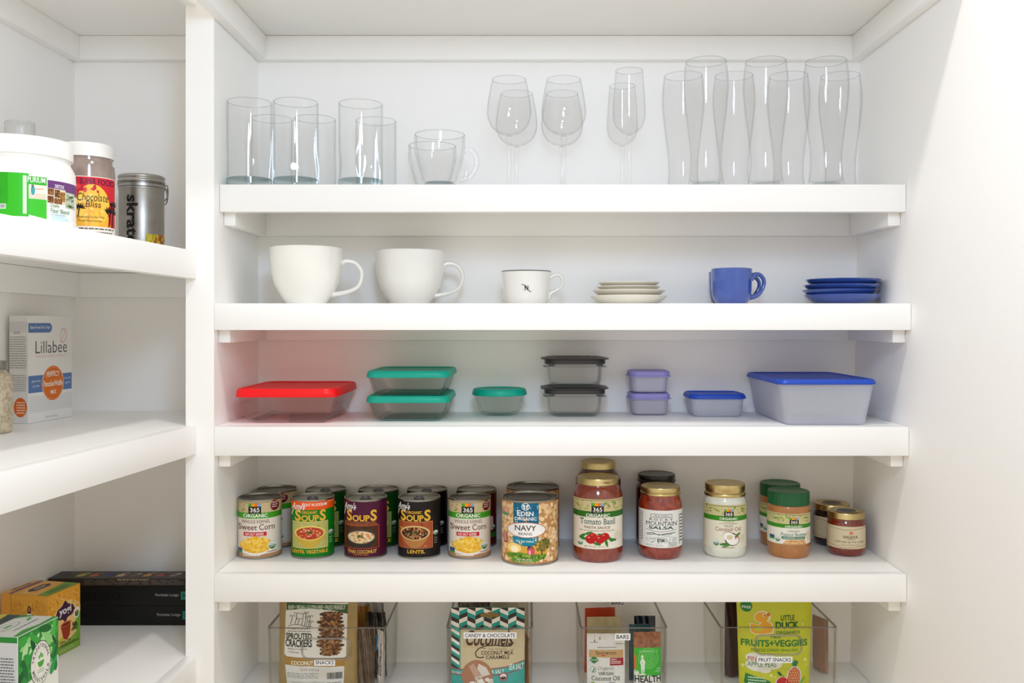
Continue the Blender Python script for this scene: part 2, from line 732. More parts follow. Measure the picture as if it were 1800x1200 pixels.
def side_shelf(label, zt, zb, xa, xb, yb_=1.041, rise=0.0):
    """Left bay: front edge runs from the post (xa at YF) towards the room (xb at yb_)."""
    t = thing('shelf', label, 'shelf', (0, 0, zt), 0, 'short shelves of the left bay')
    y1 = 0.35
    k = (YF - y1) / (YF - yb_)
    xe, re = xa + (xb - xa) * k, rise * k
    e = 0.0004
    ys = YF - e
    d = Vector((xe - xa, y1 - ys, 0)).normalized()
    nrm = Vector((-d.y, d.x, 0))            # towards the open room (+x)
    if nrm.x < 0:
        nrm = -nrm
    w = 0.0199
    bm = bmesh.new()
    prism(bm, [(left_x(YB) + e, YB - e), (left_x(y1) + e, y1), (xe - w, y1), (xa - w, ys), (-0.5666, ys), (-0.5666, YB - e)], -BT, 0,
          [-rise * 0.5, re, re, 0, 0, -rise * 0.5])
    finish('board', bm, PAINT, t, smooth=False)
    bm = bmesh.new()
    prism(bm, [(xa, ys), (xa - w + e, ys), (xe - w + e, y1), (xe, y1)], zb - zt, 0, [0, 0, re, re])
    bmesh.ops.recalc_face_normals(bm, faces=bm.faces[:])
    bmesh.ops.bevel(bm, geom=bm.edges[:], offset=0.001, segments=2, profile=0.5, affect='EDGES')
    finish('front_edge', bm, PAINT, t)
    zc0, zc1 = zb - zt - 0.0215, -BT - e
    finish('cleat', bevelled_box(left_x(YB) + 0.003, -0.5666, YB - CT - e, YB - e, zc0 - rise * 0.5, zc1 - rise * 0.5, 0.0008), PAINT, t)
    bm = bmesh.new()
    yy = YB - CT - 2 * e
    prism(bm, [(left_x(yy) + e, yy), (left_x(y1) + e, y1), (left_x(y1) + CT, y1), (left_x(yy) + CT, yy)], zc0, zc1, [-rise * 0.5, re, re, -rise * 0.5])
    finish('cleat', bm, PAINT, t, smooth=False)
    return t


L1, L2, L3 = 0.1178, -0.1739, -0.5586
side_shelf('highest left bay shelf, only its underside showing', 0.5725, 0.527, -0.548, -0.600)
side_shelf('left bay shelf carrying the white tub and the silver tin', L1, 0.0713, -0.548, -0.600, rise=0.006)
side_shelf('left bay shelf carrying the tall white pancake mix carton', L2, -0.2214, -0.548, -0.600)
side_shelf('lowest left bay shelf, carrying tea cartons and black boxes', L3, -0.605, -0.548, -0.562)

# ================================================================== shelf of glasses


def wall_profile(outer, t, base, rim_r=0.0006):
    """Closed glass wall: outer profile bottom to top, inner wall back down to a floor at `base`."""
    inner = [(max(r - t, 0.001), z) for r, z in outer if z > base]
    (ro, zo) = outer[-1]
    return [(0, outer[0][1])] + outer + [(ro - t / 2, zo + t / 3)] + inner[::-1] + [(inner[0][0] * 0.8, base), (0, base)]


def tumbler(label, loc):
    t = thing('tumbler', label, 'glass', loc, 0.35, 'glass tumblers')
    H, R = 0.148, 0.0385

    def dent(a, r, z):
        b = math.exp(-((z - 0.042) / 0.026) ** 2)
        return r * (1 - 0.075 * b * max(0.0, math.cos(2.5 * a)) ** 2)
    outer = [(R * q, 0.0145 + (H - 0.0145) * k / 24) for k, q in ((k, 1 - 0.0 * k) for k in range(25))]
    pf = [(R, z) for r, z in outer] + [(R - 0.0009, H + 0.0006)] + [(R - 0.002, z) for r, z in outer[::-1] if z > 0.0175] + [(R - 0.004, 0.0165), (0, 0.0155)]
    finish('body', lathe(pf, 64, dent), GLASS, t)
    finish('rim', ring(R - 0.001, H + 0.0009, 0.00055), GLASS_RIM, t)
    finish('base', lathe([(0, 0.0012), (R * 0.82, 0.0005), (R * 0.9, 0), (R, 0.004), (R, 0.0144), (R * 0.9, 0.0146), (0, 0.0148)], 64), GLASS_BASE, t)
    return t


T1 = tumbler('tall clear glass tumbler in front, right against the white post', (-0.4795, 1.588, S1))
dup(T1, 'tall clear glass tumbler in front, second from the white post', (wx(520, 1.588), 1.588, S1), 0.9)
dup(T1, 'tall clear glass tumbler in front, next to the glass mugs', (wx(634, 1.6), 1.6, S1), 0.1)
dup(T1, 'back row tumbler, seen through the gap between the two leftmost tumblers', (wx(478, 1.718), 1.718, S1), 0.5)
dup(T1, 'back row tumbler, peeking out right of the second front tumbler', (wx(554, 1.718), 1.718, S1), 1.2)
dup(T1, 'back row tumbler, peeking out beside the glass mugs', (wx(661, 1.736), 1.736, S1), 0.0)


def glass_mug(label, loc):
    t = thing('glass_mug', label, 'glass mug', loc, 0.1, 'glass mugs')
    H, R = 0.098, 0.045

    def facet(a, r, z):
        m = max(0.0, min(1.0, (0.068 - z) / 0.025))
        s = PI / 4
        b = (a % s) - s / 2
        oct_r = r * math.cos(s / 2) / math.cos(b)
        return r * (1 - m) + (oct_r * 1.02) * m
    outer = [(0.030, 0.0), (0.0315, 0.004), (0.0325, 0.012), (0.034, 0.025), (0.038, 0.045), (0.0425, 0.062), (0.0445, 0.072), (R, 0.085), (R, H)]
    inner = [(0.0425, H - 0.001), (0.042, 0.080), (0.0385, 0.060), (0.033, 0.035), (0.029, 0.018), (0.026, 0.0145), (0, 0.014)]
    finish('body', lathe([(0, 0.001)] + outer + [(0.0438, H + 0.0008)] + inner, 64, facet), GLASS, t)
    finish('base', lathe([(0, 0.0015), (0.028, 0.0012), (0.0285, 0.010), (0.024, 0.0132), (0, 0.0132)], 48), GLASS_BASE, t)
    finish('rim', ring(0.0437, H + 0.0008, 0.0006), GLASS_RIM, t)
    bm = bmesh.new()
    tube(bm, smooth_path([(0.0425, 0, 0.071), (0.054, 0, 0.074), (0.064, 0, 0.063), (0.065, 0, 0.045), (0.055, 0, 0.026), (0.0362, 0, 0.0185)]), 0.0046, 12)
    finish('handle', bm, GLASS, t)
    return t


G = glass_mug('small clear glass mug in front, handle to the right', (wx(773, 1.62), 1.62, S1))
dup(G, 'small clear glass mug behind, left edge showing past the front mug', (wx(760, 1.722), 1.722, S1), 0.25)


def stem_glass(name, label, loc, H, bowl, bowl_z, rmax, rrim, foot, group, cat):
    t = thing(name, label, cat, loc, 0, group)
    o = []
    N = 22
    hb = H - bowl_z
    for k in range(N + 1):
        s = k / N
        if s < bowl:
            r = rmax * math.sqrt(max(0.0, 1 - (1 - s / bowl) ** 2))
        else:
            q = (s - bowl) / (1 - bowl)
            r = rmax - (rmax - rrim) * q ** 1.5
        o.append((max(r, 0.004), bowl_z + hb * s))
    inn = [(max(r - 0.0012, 0.001), z + (0.002 if i < 3 else 0)) for i, (r, z) in enumerate(o)]
    pf = [(0, bowl_z - 0.001)] + o + [(rrim - 0.0006, H + 0.0004)] + inn[::-1] + [(0, bowl_z + 0.003)]
    finish('bowl', lathe(pf, 56), GLASS_FINE, t)
    finish('rim', ring(rrim - 0.0006, H + 0.0004, 0.00045), GLASS_RIM, t)
    st = [(0, 0.004), (0.010, 0.0045), (0.0052, 0.012), (0.0036, 0.03), (0.0036, bowl_z * 0.7), (0.0046, bowl_z - 0.010), (0.0062, bowl_z - 0.004), (0.0055, bowl_z - 0.0006), (0, bowl_z - 0.0002)]
    finish('stem', lathe(st, 24), GLASS_BASE if False else GLASS, t)
    finish('foot', lathe([(0, 0.0002), (foot, 0.0), (foot, 0.0012), (foot * 0.5, 0.0022), (0.011, 0.0040), (0, 0.0042)], 48), GLASS_FINE, t)
    return t


W = stem_glass('wine_glass', 'clear wine glass in front, nearest the small glass mugs', (wx(895, 1.625), 1.625, S1), 0.198, 0.42, 0.098, 0.0396, 0.0305, 0.033, 'wine glasses', 'wine glass')
dup(W, 'clear wine glass in front, next to the tall flute', (wx(991, 1.625), 1.625, S1))
dup(W, 'clear wine glass in back, shifted right of the leftmost wine glass', (wx(908, 1.726), 1.726, S1))
dup(W, 'clear wine glass in back, straight behind the right front wine glass', (wx(988, 1.726), 1.726, S1))
W = stem_glass('champagne_flute', 'slim clear champagne flute in front, between wine and beer glasses', (wx(1106, 1.625), 1.625, S1), 0.2137, 0.32, 0.1, 0.0292, 0.0245, 0.03, 'champagne flutes', 'champagne flute')
dup(W, 'slim clear champagne flute in back, peeking out left of the front flute', (wx(1094, 1.73), 1.73, S1))


def beer_glass(label, loc):
    t = thing('beer_glass', label, 'beer glass', loc, 0, 'tall beer glasses')
    H = 0.2285
    ctrl = [(0.0320, 0.0), (0.0325, 0.004), (0.0295, 0.022), (0.0275, 0.045), (0.0280, 0.070), (0.0318, 0.105), (0.0362, 0.140), (0.0390, 0.170), (0.0395, 0.190), (0.0382, 0.210), (0.0358, H)]
    o = [(p.x, p.z) for p in smooth_path([(r, 0, z) for r, z in ctrl], 4)]
    inn = [(r - 0.0016, z) for r, z in o if z > 0.016]
    finish('body', lathe([(0, 0.001)] + o + [(0.0350, H + 0.0006)] + inn[::-1] + [(0.022, 0.0155), (0, 0.015)], 56), GLASS_FINE, t)
    finish('rim', ring(0.0350, H + 0.0006, 0.0005), GLASS_RIM, t)
    finish('base', lathe([(0, 0.0016), (0.028, 0.0014), (0.0282, 0.006), (0.024, 0.012), (0, 0.0125)], 40), GLASS, t)
    return t


B = beer_glass('tall clear beer glass, leftmost of the front three', (wx(1241, 1.62), 1.62, S1))
dup(B, 'tall clear beer glass, middle of the front three', (wx(1346, 1.62), 1.62, S1))
dup(B, 'tall clear beer glass, rightmost of the front three', (wx(1452, 1.62), 1.62, S1))
dup(B, 'back row beer glass, leftmost, left of all the front ones', (wx(1201, 1.715), 1.715, S1))
dup(B, 'back row beer glass between the left and middle front ones', (wx(1290, 1.715), 1.715, S1))
dup(B, 'back row beer glass between the middle and right front ones', (wx(1386, 1.715), 1.715, S1))
dup(B, 'back row beer glass, rightmost, nearest the right wall', (wx(1477, 1.715), 1.715, S1))

# ================================================================== shelf of mugs


def cup(name, label, cat, loc, H, prof, thick, material, handle, hr, rot=0.0, group=None, flat=1.3):
    t = thing(name, label, cat, loc, rot, group)
    o = [(p.x, p.z) for p in smooth_path([(r, 0, z) for r, z in prof], 9)]
    inn = [(r - thick, z) for r, z in o if z > thick * 1.5]
    R = o[-1][0]
    finish('body', lathe([(0, 0.0008), (o[0][0] * 0.85, 0.0008)] + o + [(R - thick / 2, H + thick / 3)] + inn[::-1] + [(inn[0][0] * 0.6, thick * 1.2), (0, thick * 1.1)], 64), material, t)
    bm = bmesh.new()
    p = smooth_path(handle, 6)
    n = len(p)
    rad = [hr * (1.25 - 0.45 * math.sin(PI * i / (n - 1))) for i in range(n)]
    tube(bm, p, rad, 14, flat=flat)
    finish('handle', bm, material, t)
    return t


mh = [(0.0606, 0, 0.074), (0.071, 0, 0.0785), (0.088, 0, 0.074), (0.098, 0, 0.056), (0.092, 0, 0.034), (0.075, 0, 0.024), (0.056, 0, 0.0195), (0.0435, 0, 0.018)]
mp = [(0.0350, 0.0), (0.0372, 0.004), (0.0460, 0.017), (0.0560, 0.036), (0.0615, 0.056), (0.0640, 0.078), (0.0645, 0.1005)]
M = cup('latte_mug', 'big round white latte mug, nearest the white post', 'mug', (wx(538.5, 1.63), 1.63, S2), 0.1005, mp, 0.0035, CERAMIC, mh, 0.0044, 0.12, 'big white latte mugs')
dup(M, 'big round white latte mug, nearer the small white cup', (wx(721, 1.704), 1.704, S2), 0.05)

c2p = [(0.0335, 0.0), (0.0365, 0.002), (0.0412, 0.012), (0.0432, 0.026), (0.0442, 0.042), (0.0458, 0.0615)]
c2h = [(0.0432, 0, 0.0500), (0.0520, 0, 0.0555), (0.0625, 0, 0.0545), (0.0672, 0, 0.045), (0.0645, 0, 0.034), (0.054, 0, 0.0265), (0.0447, 0, 0.0215), (0.0395, 0, 0.0120)]
K = cup('coffee_cup', 'small white coffee cup with dark rim and black emblem', 'cup', (wx(925, 1.68), 1.68, S2), 0.0615, c2p, 0.0028, CERAMIC, c2h, 0.0036, 0.0)
finish('rim_line', lathe([(0.0456, 0.0608), (0.0461, 0.0612), (0.0461, 0.0620), (0.0454, 0.0626), (0.0446, 0.0622)], 64), mat('rim_black', '2A2522', 0.3, noise=(40, '2E2926')), K)
a = Art(lambda x, y: ((x - 335) * 0.000195, (372 - y) * 0.000195))
a.T('N', 318, 198, 356, 240, '1A1614', 0.02, 0.0, serif=True)
a.line([(290, 187), (312, 188), (328, 197), (338, 214), (350, 234), (362, 246), (380, 251)], 5, '1A1614')
a.build('emblem', K, lambda u, v, l: ((0.0436 + (v - 0.026) * 0.07 + 0.0004 + l) * math.sin(u / 0.0436), -(0.0436 + (v - 0.026) * 0.07 + 0.0004 + l) * math.cos(u / 0.0436), v), PRINT, 0.003)

bp = [(0.0245, 0.0), (0.0265, 0.0015), (0.0315, 0.009), (0.0342, 0.021), (0.0350, 0.036), (0.0355, 0.0615)]
bh = [(0.0340, 0, 0.0440), (0.040, 0, 0.0515), (0.050, 0, 0.0520), (0.0575, 0, 0.0440), (0.0575, 0, 0.0330), (0.051, 0, 0.0205), (0.042, 0, 0.0140), (0.0285, 0, 0.0120)]
K = cup('espresso_cup', 'glossy blue cup standing in front of its twin', 'cup', (wx(1286, 1.60), 1.60, S2), 0.0615, bp, 0.003, BLUE_CERAMIC, bh, 0.0042, 0.08, 'blue cups')
dup(K, 'glossy blue cup standing behind its twin, mostly hidden', (wx(1279.5, 1.695), 1.695, S2), 0.0)


def saucer(name, label, loc, R, H, material, deep, group):
    """Top-level round saucer: flat well, sloping flange, foot ring."""
    o = [(R * 0.60, 0.0), (R * 0.64, 0.0006), (R * 0.80, H * 0.30), (R * 0.94, H * 0.72), (R, H)]
    i = [(R * 0.985, H + 0.0012), (R * 0.93, H * 0.80 + 0.0016), (R * 0.78, H * 0.36 + 0.0024), (R * 0.62, 0.0034), (R * 0.35, 0.0032), (0, 0.0032)]
    ob = finish(name, lathe([(0, 0.0012), (R * 0.56, 0.0012)] + o + i, 64), material)
    ob.location = (loc[0], loc[1], loc[2] + ZC)
    ob['label'] = label
    ob['category'] = 'saucer'
    ob['group'] = group
    return ob


x, y = wx(1105, 1.69), 1.69
saucer('saucer', 'white saucer at the bottom of the white stack', (x, y, S2), 0.0712, 0.0165, CREAM, 0, 'white saucers')
saucer('saucer', 'white saucer second from the bottom of the white stack', (x + 0.0005, y, S2 + 0.0066 + 0.0062), 0.0672, 0.0142, CREAM, 0, 'white saucers')
saucer('saucer', 'smaller white saucer third up in the white stack', (x - 0.0005, y, S2 + 0.0235), 0.0590, 0.0105, CREAM, 0, 'white saucers')
saucer('saucer', 'smaller white saucer topping the white stack', (x, y, S2 + 0.0316), 0.0575, 0.0098, CREAM, 0, 'white saucers')
x, y = wx(1479, 1.655), 1.655
saucer('saucer', 'blue saucer at the bottom of the blue stack', (x + 0.0005, y, S2), 0.0665, 0.0175, BLUE_CERAMIC, 0, 'blue saucers')
saucer('saucer', 'blue saucer second from the bottom of the blue stack', (x - 0.0035, y, S2 + 0.0112), 0.0660, 0.0150, BLUE_CERAMIC, 0, 'blue saucers')
saucer('saucer', 'blue saucer second from the top of the blue stack', (x - 0.0005, y, S2 + 0.0212), 0.0665, 0.0140, BLUE_CERAMIC, 0, 'blue saucers')
saucer('saucer', 'blue saucer topping the blue stack', (x + 0.0025, y, S2 + 0.0312), 0.0660, 0.0140, BLUE_CERAMIC, 0, 'blue saucers')

# ================================================================== shelf of food containers
RED = lid_mat('red_lid', 'FF0E18', 0.3)
TEAL = lid_mat('teal_lid', '00BEA4', 0.28)
BLACKP = mat('black_lid', '2A2624', 0.42, noise=(30, '2E2A28'))
LILAC = lid_mat('lilac_lid', 'ABA3E2', 0.3)
BLUEL = lid_mat('blue_lid', '2456CC', 0.28)


def vessel(t, out, inn, n, glass, floor=None):
    """Walls (outside up, inside down) and the flat bottom between out[0] and inn[-1]."""
    if floor is None:
        finish('body', rr_loft(out + inn, n), glass, t)
        return
    finish('body', rr_loft(out + inn, n, False, False), glass, t)
    finish('base', rr_loft([out[0], inn[-1]], n), floor, t)


def dish(name, label, cat, loc, hw, hd, hb_w, hb_d, z_rim, lid_z0, lid_z1, lid_over, rc, glass, lidmat, rot=0.0, group=None, wall=0.0035, inset=0.010, flange=None, rb=0.012):
    """Rounded rectangular (or round, rc = hw) food container with a plastic lid."""
    t = thing(name, label, cat, loc, rot, group)
    n = 9
    rcb = rc * hb_w / hw
    out = [(hb_w - rb * 0.8, hb_d - rb * 0.8, rcb * 0.8, 0.0), (hb_w - rb * 0.25, hb_d - rb * 0.25, rcb * 0.95, rb * 0.22), (hb_w, hb_d, rcb, rb * 0.75)]
    for k in range(1, 5):
        s = k / 4
        out.append((hb_w + (hw - hb_w) * s, hb_d + (hd - hb_d) * s, rcb + (rc - rcb) * s, rb * 0.75 + (z_rim - rb * 0.75) * s))
    if flange:
        out.append((hw + flange, hd + flange, rc + flange, z_rim + 0.0004))
        out.append((hw + flange, hd + flange, rc + flange, z_rim + 0.0022))
        out.append((hw, hd, rc, z_rim + 0.0026))
        if lid_z0 > z_rim + 0.003:
            out.append((hw - 0.002, hd - 0.002, rc, lid_z0 - 0.0002))
    inn = [(a - wall, b - wall, max(c - wall, 0.002), z + (wall if i == 0 else wall * 0.6 if i < 3 else 0)) for i, (a, b, c, z) in enumerate(out) if not (flange and z > z_rim + 0.0003)]
    top = [(out[-1][0] - wall, out[-1][1] - wall, out[-1][2], out[-1][3])]
    vessel(t, out, top + inn[::-1], n, glass, GLASS_FLOOR if glass is GLASS_DISH else None)
    o = lid_over
    W, D, R = hw + o, hd + o, rc + o
    lid = [(W - 0.0025, D - 0.0025, R, lid_z0), (W, D, R, lid_z0), (W + 0.0006, D + 0.0006, R, lid_z0 + 0.002), (W - 0.001, D - 0.001, R, lid_z1 - 0.0025), (W - 0.003, D - 0.003, R, lid_z1),
           (W - inset * 0.8, D - inset * 0.8, max(R - inset, 0.004), lid_z1), (W - inset, D - inset, max(R - inset, 0.004), lid_z1 - 0.002), (W - inset - 0.004, D - inset - 0.004, max(R - inset - 0.003, 0.004), lid_z1 - 0.0022)]
    finish('lid', rr_loft(lid, n), lidmat, t)
    return t


DS = S3
# red-lidded dish: front edge 406..592 px
yc = (1.556 + 1.768) / 2
xl, xr = wx(408, 1.556), wx(591, 1.556)
hw = (xr - xl) / 2 - 0.004
dish('glass_dish', 'large rectangular glass dish with red lid', 'food container', ((xl + xr) / 2, yc, DS), hw, 0.102, hw - 0.010, 0.093, 0.046, 0.046, 0.0605, 0.003, 0.018, GLASS_DISH, RED, rb=0.018)
yc = (1.585 + 1.762) / 2
xl, xr = wx(640, 1.585), wx(790, 1.585)
hw = (xr - xl) / 2 - 0.004
Tq = dish('glass_dish', 'teal lidded rectangular glass dish, lower of the stacked pair', 'food container', ((xl + xr) / 2, yc, DS), hw, 0.084, hw - 0.007, 0.078, 0.034, 0.034, 0.0455, 0.003, 0.018, GLASS_DISH, TEAL, rb=0.016, group='teal lidded rectangular dishes')
dup(Tq, 'teal lidded rectangular glass dish, upper of the stacked pair', ((xl + xr) / 2 + 0.001, yc - 0.002, DS + 0.0438), -0.01)
dish('glass_bowl', 'small round glass bowl with teal lid', 'food container', (wx(878, 1.719), 1.719, DS), 0.048, 0.048, 0.040, 0.040, 0.038, 0.038, 0.0500, 0.003, 0.0479, GLASS_DISH, TEAL, inset=0.009, rb=0.018)


def black_box(label, loc):
    t = thing('glass_container', label, 'food container', loc, 0.0, 'black lidded containers')
    w = 0.0028
    o = [(0.040, 0.036, 0.02, 0.0), (0.046, 0.042, 0.024, 0.004), (0.0485, 0.0445, 0.024, 0.012), (0.0505, 0.0465, 0.024, 0.0360), (0.0585, 0.0535, 0.024, 0.0368), (0.0585, 0.0535, 0.024, 0.0382), (0.0510, 0.047, 0.024, 0.0386), (0.0510, 0.047, 0.024, 0.0424)]
    i = [(0.048, 0.044, 0.022, 0.0424), (0.0478, 0.0438, 0.022, 0.036), (0.0457, 0.0417, 0.021, 0.012), (0.042, 0.038, 0.02, 0.005), (0.036, 0.032, 0.018, 0.003)]
    vessel(t, o, i, 9, GLASS_DISH, GLASS_FLOOR)
    l = [(0.053, 0.049, 0.024, 0.0426), (0.0560, 0.0515, 0.026, 0.0426), (0.0560, 0.0515, 0.026, 0.0500), (0.0630, 0.0545, 0.030, 0.0515), (0.0628, 0.0545, 0.030, 0.0528), (0.052, 0.047, 0.026, 0.0548), (0.050, 0.045, 0.025, 0.0535), (0.046, 0.041, 0.022, 0.0535)]
    finish('lid', rr_loft(l, 9), BLACKP, t)
    for s in (-1, 1):
        bm = bevelled_box(s * 0.044 - 0.006, s * 0.044 + 0.006, -0.0519, -0.0495, 0.0395, 0.0424, 0.0006)
        finish('clip', bm, BLACKP, t)
    return t


bx_ = black_box('glass container with black lid, lower of the stacked pair', (wx(1009, 1.718), 1.718, DS))
dup(bx_, 'glass container with black lid, upper of the stacked pair', (wx(1009.5, 1.717), 1.717, DS + 0.0549))


def lilac_box(label, loc):
    t = thing('snack_container', label, 'food container', loc, 0.0, 'lilac lidded containers')
    o = [(0.029, 0.027, 0.012, 0.0), (0.0325, 0.0305, 0.014, 0.003), (0.0345, 0.0325, 0.014, 0.028), (0.036, 0.034, 0.014, 0.0285), (0.036, 0.034, 0.014, 0.0305)]
    i = [(0.034, 0.032, 0.013, 0.0305), (0.033, 0.031, 0.013, 0.028), (0.031, 0.029, 0.012, 0.004), (0.027, 0.025, 0.011, 0.002)]
    finish('body', rr_loft(o + i, 8), FROST_LILAC, t)
    l = [(0.036, 0.034, 0.014, 0.0307), (0.0402, 0.0372, 0.016, 0.0307), (0.0402, 0.0372, 0.016, 0.0322), (0.0375, 0.0352, 0.016, 0.0330), (0.0378, 0.0355, 0.016, 0.0395), (0.035, 0.033, 0.015, 0.0415), (0.032, 0.030, 0.014, 0.0400), (0.028, 0.026, 0.012, 0.0400)]
    finish('lid', rr_loft(l, 8), LILAC, t)
    return t


p = lilac_box('small plastic container with lilac lid, lower of the stacked pair', (wx(1139.5, 1.734), 1.734, DS))
dup(p, 'small plastic container with lilac lid, upper of the stacked pair', (wx(1139, 1.734), 1.734, DS + 0.0418))

dish('snack_container', 'small rectangular plastic container with blue lid', 'food container', (wx(1255, 1.715), 1.715, DS), 0.0490, 0.042, 0.0445, 0.038, 0.034, 0.0335, 0.0425, 0.0035, 0.014, FROST, BLUEL, wall=0.0012, inset=0.006, rb=0.005)

yc = (1.527 + 1.765) / 2
xl, xr = wx(1369, 1.527), wx(1546, 1.527)
hw = (xr - xl) / 2 - 0.004
big = dish('storage_tub', 'large frosted plastic container with flat blue lid', 'food container', ((xl + xr) / 2, yc, DS), hw, 0.1145, hw - 0.011, 0.105, 0.0695, 0.0700, 0.0785, 0.0035, 0.014, FROST, BLUEL, wall=0.0016, inset=0.008, rb=0.007, flange=0.0012)

# ================================================================== cans and jars
CR, CHT = 0.0385, 0.1055


def can_body(t, R, H, lidmat, tab=False):
    b = [(0, 0.0025), (R * 0.86, 0.0025), (R * 0.90, 0.0004), (R * 0.965, 0.0), (R, 0.0008), (R, 0.0028), (R * 0.982, 0.0036), (R * 0.982, H - 0.0036), (R, H - 0.0028), (R, H - 0.0006), (R * 0.985, H), (R * 0.955, H - 0.0004), (R * 0.945, H - 0.0036)]
    finish('body', lathe(b + [(R * 0.92, H - 0.0042)], 64), STEEL, t)
    top = [(R * 0.94, H - 0.0041), (R * 0.90, H - 0.0040), (R * 0.88, H - 0.0028), (R * 0.84, H - 0.0028), (R * 0.82, H - 0.0038), (R * 0.66, H - 0.0038), (R * 0.64, H - 0.0030), (R * 0.60, H - 0.0030), (R * 0.58, H - 0.0038), (0, H - 0.0038)]
    finish('lid', lathe(top, 64), lidmat, t)
    if tab:
        bm = bmesh.new()
        ring = [(0.0085 * math.cos(2 * PI * k / 20), -0.006 + 0.0105 * math.sin(2 * PI * k / 20), H - 0.0016) for k in range(20)]
        tube(bm, ring, 0.0016, 8, closed=True, up=Vector((0, 0, 1)))
        box(bm, -0.005, 0.005, -0.019, -0.0135, H - 0.0028, H - 0.0010)
        finish('pull_tab', bm, TAB, t, angle=60)


def usda(a, x, y, r):
    a.ell(x, y, r, r * 1.05, 'F4F2EC'); a.up()
    a.ell(x, y, r * 0.88, r * 0.92, '2E7D46'); a.up()
    a.ell(x, y, r * 0.80, r * 0.84, 'F4F2EC', a0=PI, a1=2 * PI, n=14)
    a.T('USDA', x - r * 0.55, y - r * 0.45, x + r * 0.55, y - r * 0.1, '2E7D46', 0.01)
    a.T('ORGANIC', x - r * 0.65, y + r * 0.12, x + r * 0.65, y + r * 0.42, 'F4F2EC', 0.01, serif=True)
    a.up(-2)


def block365(a, x0, y0, x1, y1):
    """Four coloured squares over the black block with the white figures."""
    h = y1 - y0
    w = x1 - x0
    a.rect(x0, y0 + h * 0.3, x1, y1, '17120E')
    for k, c in enumerate(('4FA522', 'F4A01C', 'EE7420', '7FA6DA')):
        a.rect(x0 + w * k / 4, y0, x0 + w * (k + 1) / 4, y0 + h * 0.3, c)
    a.up()
    a.T('365', x0 + w * 0.12, y0 + h * 0.42, x1 - w * 0.12, y0 + h * 0.83, 'F6F3EC', 0.012)
    a.dashes(x0 + w * 0.14, y0 + h * 0.89, x1 - w * 0.14, y0 + h * 0.97, 1, 'B8B2A6', 0.6, 0)
    a.up(-1)


def leafy_band(a, x0, y0, x1, y1, n=60, dense=True):
    a.speckle(x0, y0, x1, y1, n, 4, 11, ['8E7A4C', 'A38E5E', '9FAE5A', '7F6B40', 'D9C9A0', 'B7C07A'])
    for _ in range(6):
        lx, ly = random.uniform(x0 + 30, x1 - 30), random.uniform(y0 + 25, y1 - 20)
        a.ell(lx, ly, 26, 9, random.choice(['8FA83E', 'A3B556', '7D9636']), rot=random.uniform(-0.9, 0.9), n=10)
    a.line([(x0 + 10, y0 + 12), ((x0 + x1) / 2, y0 + 8), (x1 - 10, y0 + 14)], 5, '7A6A40')


def corn_art():
    k = CHT / (1075 - 345.0)
    a = Art(cyl_frame(395, 1075, 277, CR, k))
    a.wrap(CR, 368, 1056, 'E6DCCF'); a.up()
    a.wrap(CR, 368, 505, 'CBB78C')
    a.wrap(CR, 505, 575, '3F9A1E'); a.wrap(CR, 1012, 1056, 'B48860'); a.up()
    leafy_band(a, 125, 372, 665, 500)
    a.up()
    block365(a, 255, 388, 408, 514)
    a.T('ORGANIC', 190, 518, 490, 562, 'F7F4EA', 0.02, serif=True)
    a.T('WHOLE KERNEL', 168, 592, 520, 634, '8A5D52', serif=True)
    a.T('Sweet Corn', 131, 646, 580, 716, '6E403A', 0.004, serif=True)
    a.rect(196, 742, 476, 790, 'C9151F'); a.up()
    a.T('NO SALT ADDED', 216, 752, 440, 782, 'F8EDE8', 0.012); a.up(-1)
    a.ell(345, 930, 225, 95, 'F3EFE8'); a.up()
    a.ell(345, 918, 200, 80, 'E9B53A')
    a.up()
    a.blobs(345, 895, 185, 88, 170, 17, 27, ['F6CC4E', 'F2C03A', 'FADB74', 'EDB22E', 'F8D461', 'E5A528'])
    a.up()
    a.ell(575, 430, 52, 62, '64121C')
    usda(a, 545, 915, 52)
    a.rect(130, 945, 178, 1008, '3C5A8C'); a.rect(130, 985, 178, 1008, '4F9A3C')
    a.up()
    a.dashes(540, 385, 612, 465, 3, 'D9B9B4', 0.5, 0.1)
    a.dashes(190, 1018, 400, 1040, 1, 'EFE6DA', 0.7, 0.0); a.dashes(480, 985, 600, 1000, 1, 'B07A66', 0.6, 0)
    return a


